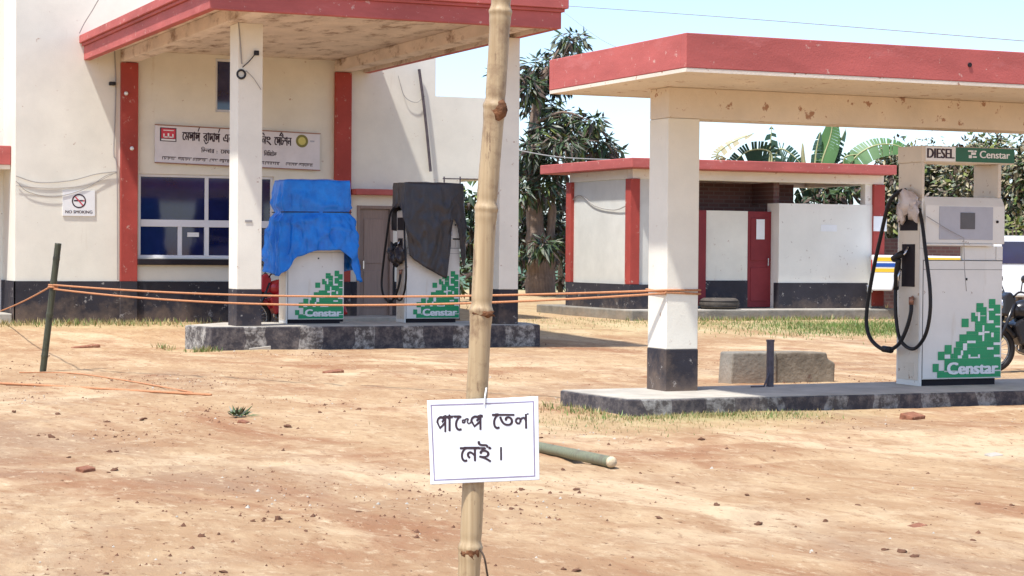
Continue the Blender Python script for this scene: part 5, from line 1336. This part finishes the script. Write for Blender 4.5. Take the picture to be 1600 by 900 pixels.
motorcycle('dark motorcycle with red panels parked behind the blue covered pump', (10.12, 32.4, gz(10.1, 32.4)), math.radians(178), BIKER)

# ------------------------------------------------------------------ debris on the dirt
def brick(label, px, py, L_, W_, H_, rz, tilt=0.0, m=BRICKC):
    p = gp(px, py); mb = MB(); 
    o = mb.box(-L_ / 2, L_ / 2, -W_ / 2, W_ / 2, 0, H_).build('brick', m, None, local=True, bevel=0.008)
    o.location = (p.x, p.y, gz(p.x, p.y) - 0.03); o.rotation_euler = (tilt + 0.08, tilt * 0.5 - 0.1, rz)
    return tag(o, label, 'brick')
brick('orange brick lying alone on the dirt in front of the long kerb', 521, 583, 0.24, 0.12, 0.07, 0.2)
brick('red brick half sunk in the dirt at the foot of the left wall', 134, 541, 0.42, 0.12, 0.06, 0.1)
brick('dark red brick fragment in the left foreground dirt', 133, 737, 0.11, 0.08, 0.055, 0.5, 0.1)
brick('broken brown brick against the kerb below the diesel pump', 1424, 655, 0.22, 0.14, 0.08, 0.4, 0.15)
brick('flat red brick shard in the lower right dirt', 1432, 822, 0.12, 0.07, 0.03, 0.3)
brick('red brick end beside the withered plant', 379, 660, 0.10, 0.08, 0.05, 0.9, 0.2)
brick('pale broken brick chip in the right dirt', 1552, 712, 0.13, 0.08, 0.045, 0.2, 0.1, CONC)
brick('pale kerb fragment leaning on the left end of the long island', 405, 546, 0.34, 0.12, 0.07, 0.0, 0.0, CONC)
# withered plant
p = gp(372, 652); wp = thing('withered_plant', 'small withered grey green plant on the dirt in the left middle ground', 'plant', (p.x, p.y, gz(p.x, p.y)))
mb = MB(); r = random.Random(2)
for i in range(34):
    a = r.uniform(0, 6.28); leaf(mb, Vector((p.x, p.y, gz(p.x, p.y) + 0.01)) + Vector((r.uniform(-.05, .05), r.uniform(-.05, .05), 0)), Vector((math.cos(a), math.sin(a), r.uniform(0.1, 1.3))), Vector((0, 0, 1)), r.uniform(0.08, 0.17), 0.03, r.randint(0, 1))
mb.build('leaves', [LEAF3, LEAF2], wp)
# stones
r = random.Random(17)
protos = []
for k in range(5):
    mb = MB().lump((0, 0, 0.3), (1, 0.8, 0.6), 40 + k, 0.4, 10); me = mb
    protos.append(me)
stone_px = [(22, 645), (90, 648), (225, 655), (222, 657), (168, 660), (60, 682), (180, 683), (80, 684), (90, 687), (172, 707), (108, 715), (182, 706), (178, 734), (170, 736), (413, 811), (434, 812), (395, 815), (478, 830), (315, 838), (185, 780), (880, 735), (876, 770), (900, 765), (1167, 774), (1262, 780), (1383, 860), (1410, 862), (1428, 870), (1520, 845), (1580, 790), (1570, 795), (1528, 788), (845, 765), (860, 770), (815, 765), (800, 795), (815, 797), (845, 685), (1030, 810), (1000, 740), (640, 770), (655, 770), (560, 800), (350, 895), (165, 898), (900, 892), (880, 890), (440, 680), (500, 645), (560, 640), (450, 668), (1060, 755), (1120, 790), (1185, 820), (1290, 815), (1340, 790), (1450, 740), (1330, 700), (1210, 705), (1095, 690)]
first = None
smesh = []
for k, pm in enumerate(protos):
    me = bpy.data.meshes.new('stone'); me.from_pydata(pm.v, [], pm.f); me.materials.append(STONE); me.polygons.foreach_set('use_smooth', [True] * len(pm.f)); smesh.append(me)
for i, (px, py) in enumerate(stone_px):
    p = gp(px, py); o = bpy.data.objects.new('stone', smesh[i % 5]); COL.objects.link(o)
    q = r.uniform(0.012, 0.028) * (1.25 if py < 700 else 1.0); o.scale = (q, q, q * r.uniform(0.6, 1)); o.location = (p.x, p.y, gz(p.x, p.y) - 0.004); o.rotation_euler = (r.uniform(-.4, .4), r.uniform(-.4, .4), r.uniform(0, 6))
    tag(o, 'small brown stone lying loose on the bare dirt', 'stone', 'loose stones on the dirt')
# gravel: small bits nobody could count
mb = MB(); r = random.Random(8)
cen = [(r.uniform(-3, 14), r.uniform(9, 28)) for _ in range(70)]
for i in range(7000):
    if r.random() < 0.82:
        c_ = r.choice(cen); x, y = r.gauss(c_[0], 0.35), r.gauss(c_[1], 0.55)
    else: x, y = r.uniform(-3, 16), 8.5 + 26 * r.random() ** 1.6
    if y < 8 or (7.3 < x < 18 and 16.1 < y < 18.1): continue
    q = r.uniform(0.003, 0.010) * (1.9 if r.random() < 0.12 else 1)
    z = gz(x, y); a = r.uniform(0, 6.28); ca_, sa_ = math.cos(a) * q, math.sin(a) * q
    mb.add([(x + ca_, y + sa_, z), (x - sa_, y + ca_, z), (x - ca_, y - sa_, z), (x + sa_, y - ca_, z), (x + q * .2, y, z + q * r.uniform(0.7, 1.2))], [(0, 1, 4), (1, 2, 4), (2, 3, 4), (3, 0, 4)], 0 if r.random() < 0.85 else 1)
tag(mb.build('gravel', [STONE, CONC]), 'fine gravel and clods scattered over the dirt yard', 'gravel', kind='stuff')
# grass
mb = MB(); r = random.Random(12)
def blades(cx, cy_2, rx, ry, n, h, green):
    for _ in range(n):
        x, y = r.gauss(cx, rx * 0.5), r.gauss(cy_2, ry * 0.5)
        if 7.4 < x < 13.1 and 28.7 < y < 30.8 or (8.3 < x < 18 and 16.28 < y < 18): continue
        if y > 36.0 and 6 < x < 15: continue
        if 18 < x < 25 and y > 35.35: continue
        z = gz(x, y); a = r.uniform(0, 6.28); hh = h * r.uniform(0.4, 1.2); w_ = hh * 0.09 + 0.002
        dx, dy = math.cos(a) * w_, math.sin(a) * w_; lx, ly = r.uniform(-.6, .6) * hh, r.uniform(-.6, .6) * hh
        mb.add([(x - dx, y - dy, z - .003), (x + dx, y + dy, z - .003), (x + lx, y + ly, z + hh)], [(0, 1, 2)], 0 if r.random() < green else 1)
blades(8.9, 16.1, 1.1, 0.3, 1300, 0.04, 0.4); blades(8.0, 15.7, 1.3, 0.9, 900, 0.03, 0.25); blades(9.6, 15.8, 0.5, 0.3, 300, 0.04, 0.3); blades(8.15, 17.0, 0.3, 1.0, 350, 0.06, 0.5)
blades(7.2, 35.5, 2.6, 0.8, 1400, 0.10, 0.35); blades(7.6, 28.6, 0.25, 0.2, 160, 0.09, 0.5); blades(7.3, 29.6, 0.15, 0.6, 80, 0.08, 0.4)
blades(22.4, 32.4, 3.4, 2.2, 9000, 0.075, 0.85); blades(24.8, 31.5, 2.5, 2.4, 5000, 0.085, 0.85); blades(19.8, 34.4, 2.6, 0.8, 1500, 0.045, 0.5); blades(17, 35, 4, 2.5, 1300, 0.045, 0.35)
blades(21.0, 35.15, 3.2, 0.18, 900, 0.10, 0.55); blades(24, 45, 8, 6, 2500, 0.15, 0.5)
tag(mb.build('grass', [GRASS1, GRASS2]), 'short dry and green grass growing in patches on the yard', 'grass', kind='stuff')
# far tree line
mb = MB(); r = random.Random(5)
for i in range(2600):
    a = r.uniform(-0.45, 1.35); d_ = 320 + r.uniform(-15, 15); x, y = math.sin(a) * d_, math.cos(a) * d_
    hh = 5 + 3.5 * noise.noise((a * 9, 0, 0)) + 1.5 * noise.noise((a * 40, 0, 3))
    z = 0.4 + r.random() * max(1.5, hh)
    leaf(mb, Vector((x, y, z)), rv(r), rv(r), r.uniform(2, 4), r.uniform(1.5, 2.6), r.randint(0, 2))
tag(mb.build('far_trees', [LEAF1, LEAF2, LEAF3]), 'distant low tree line along the horizon', 'trees', kind='stuff')
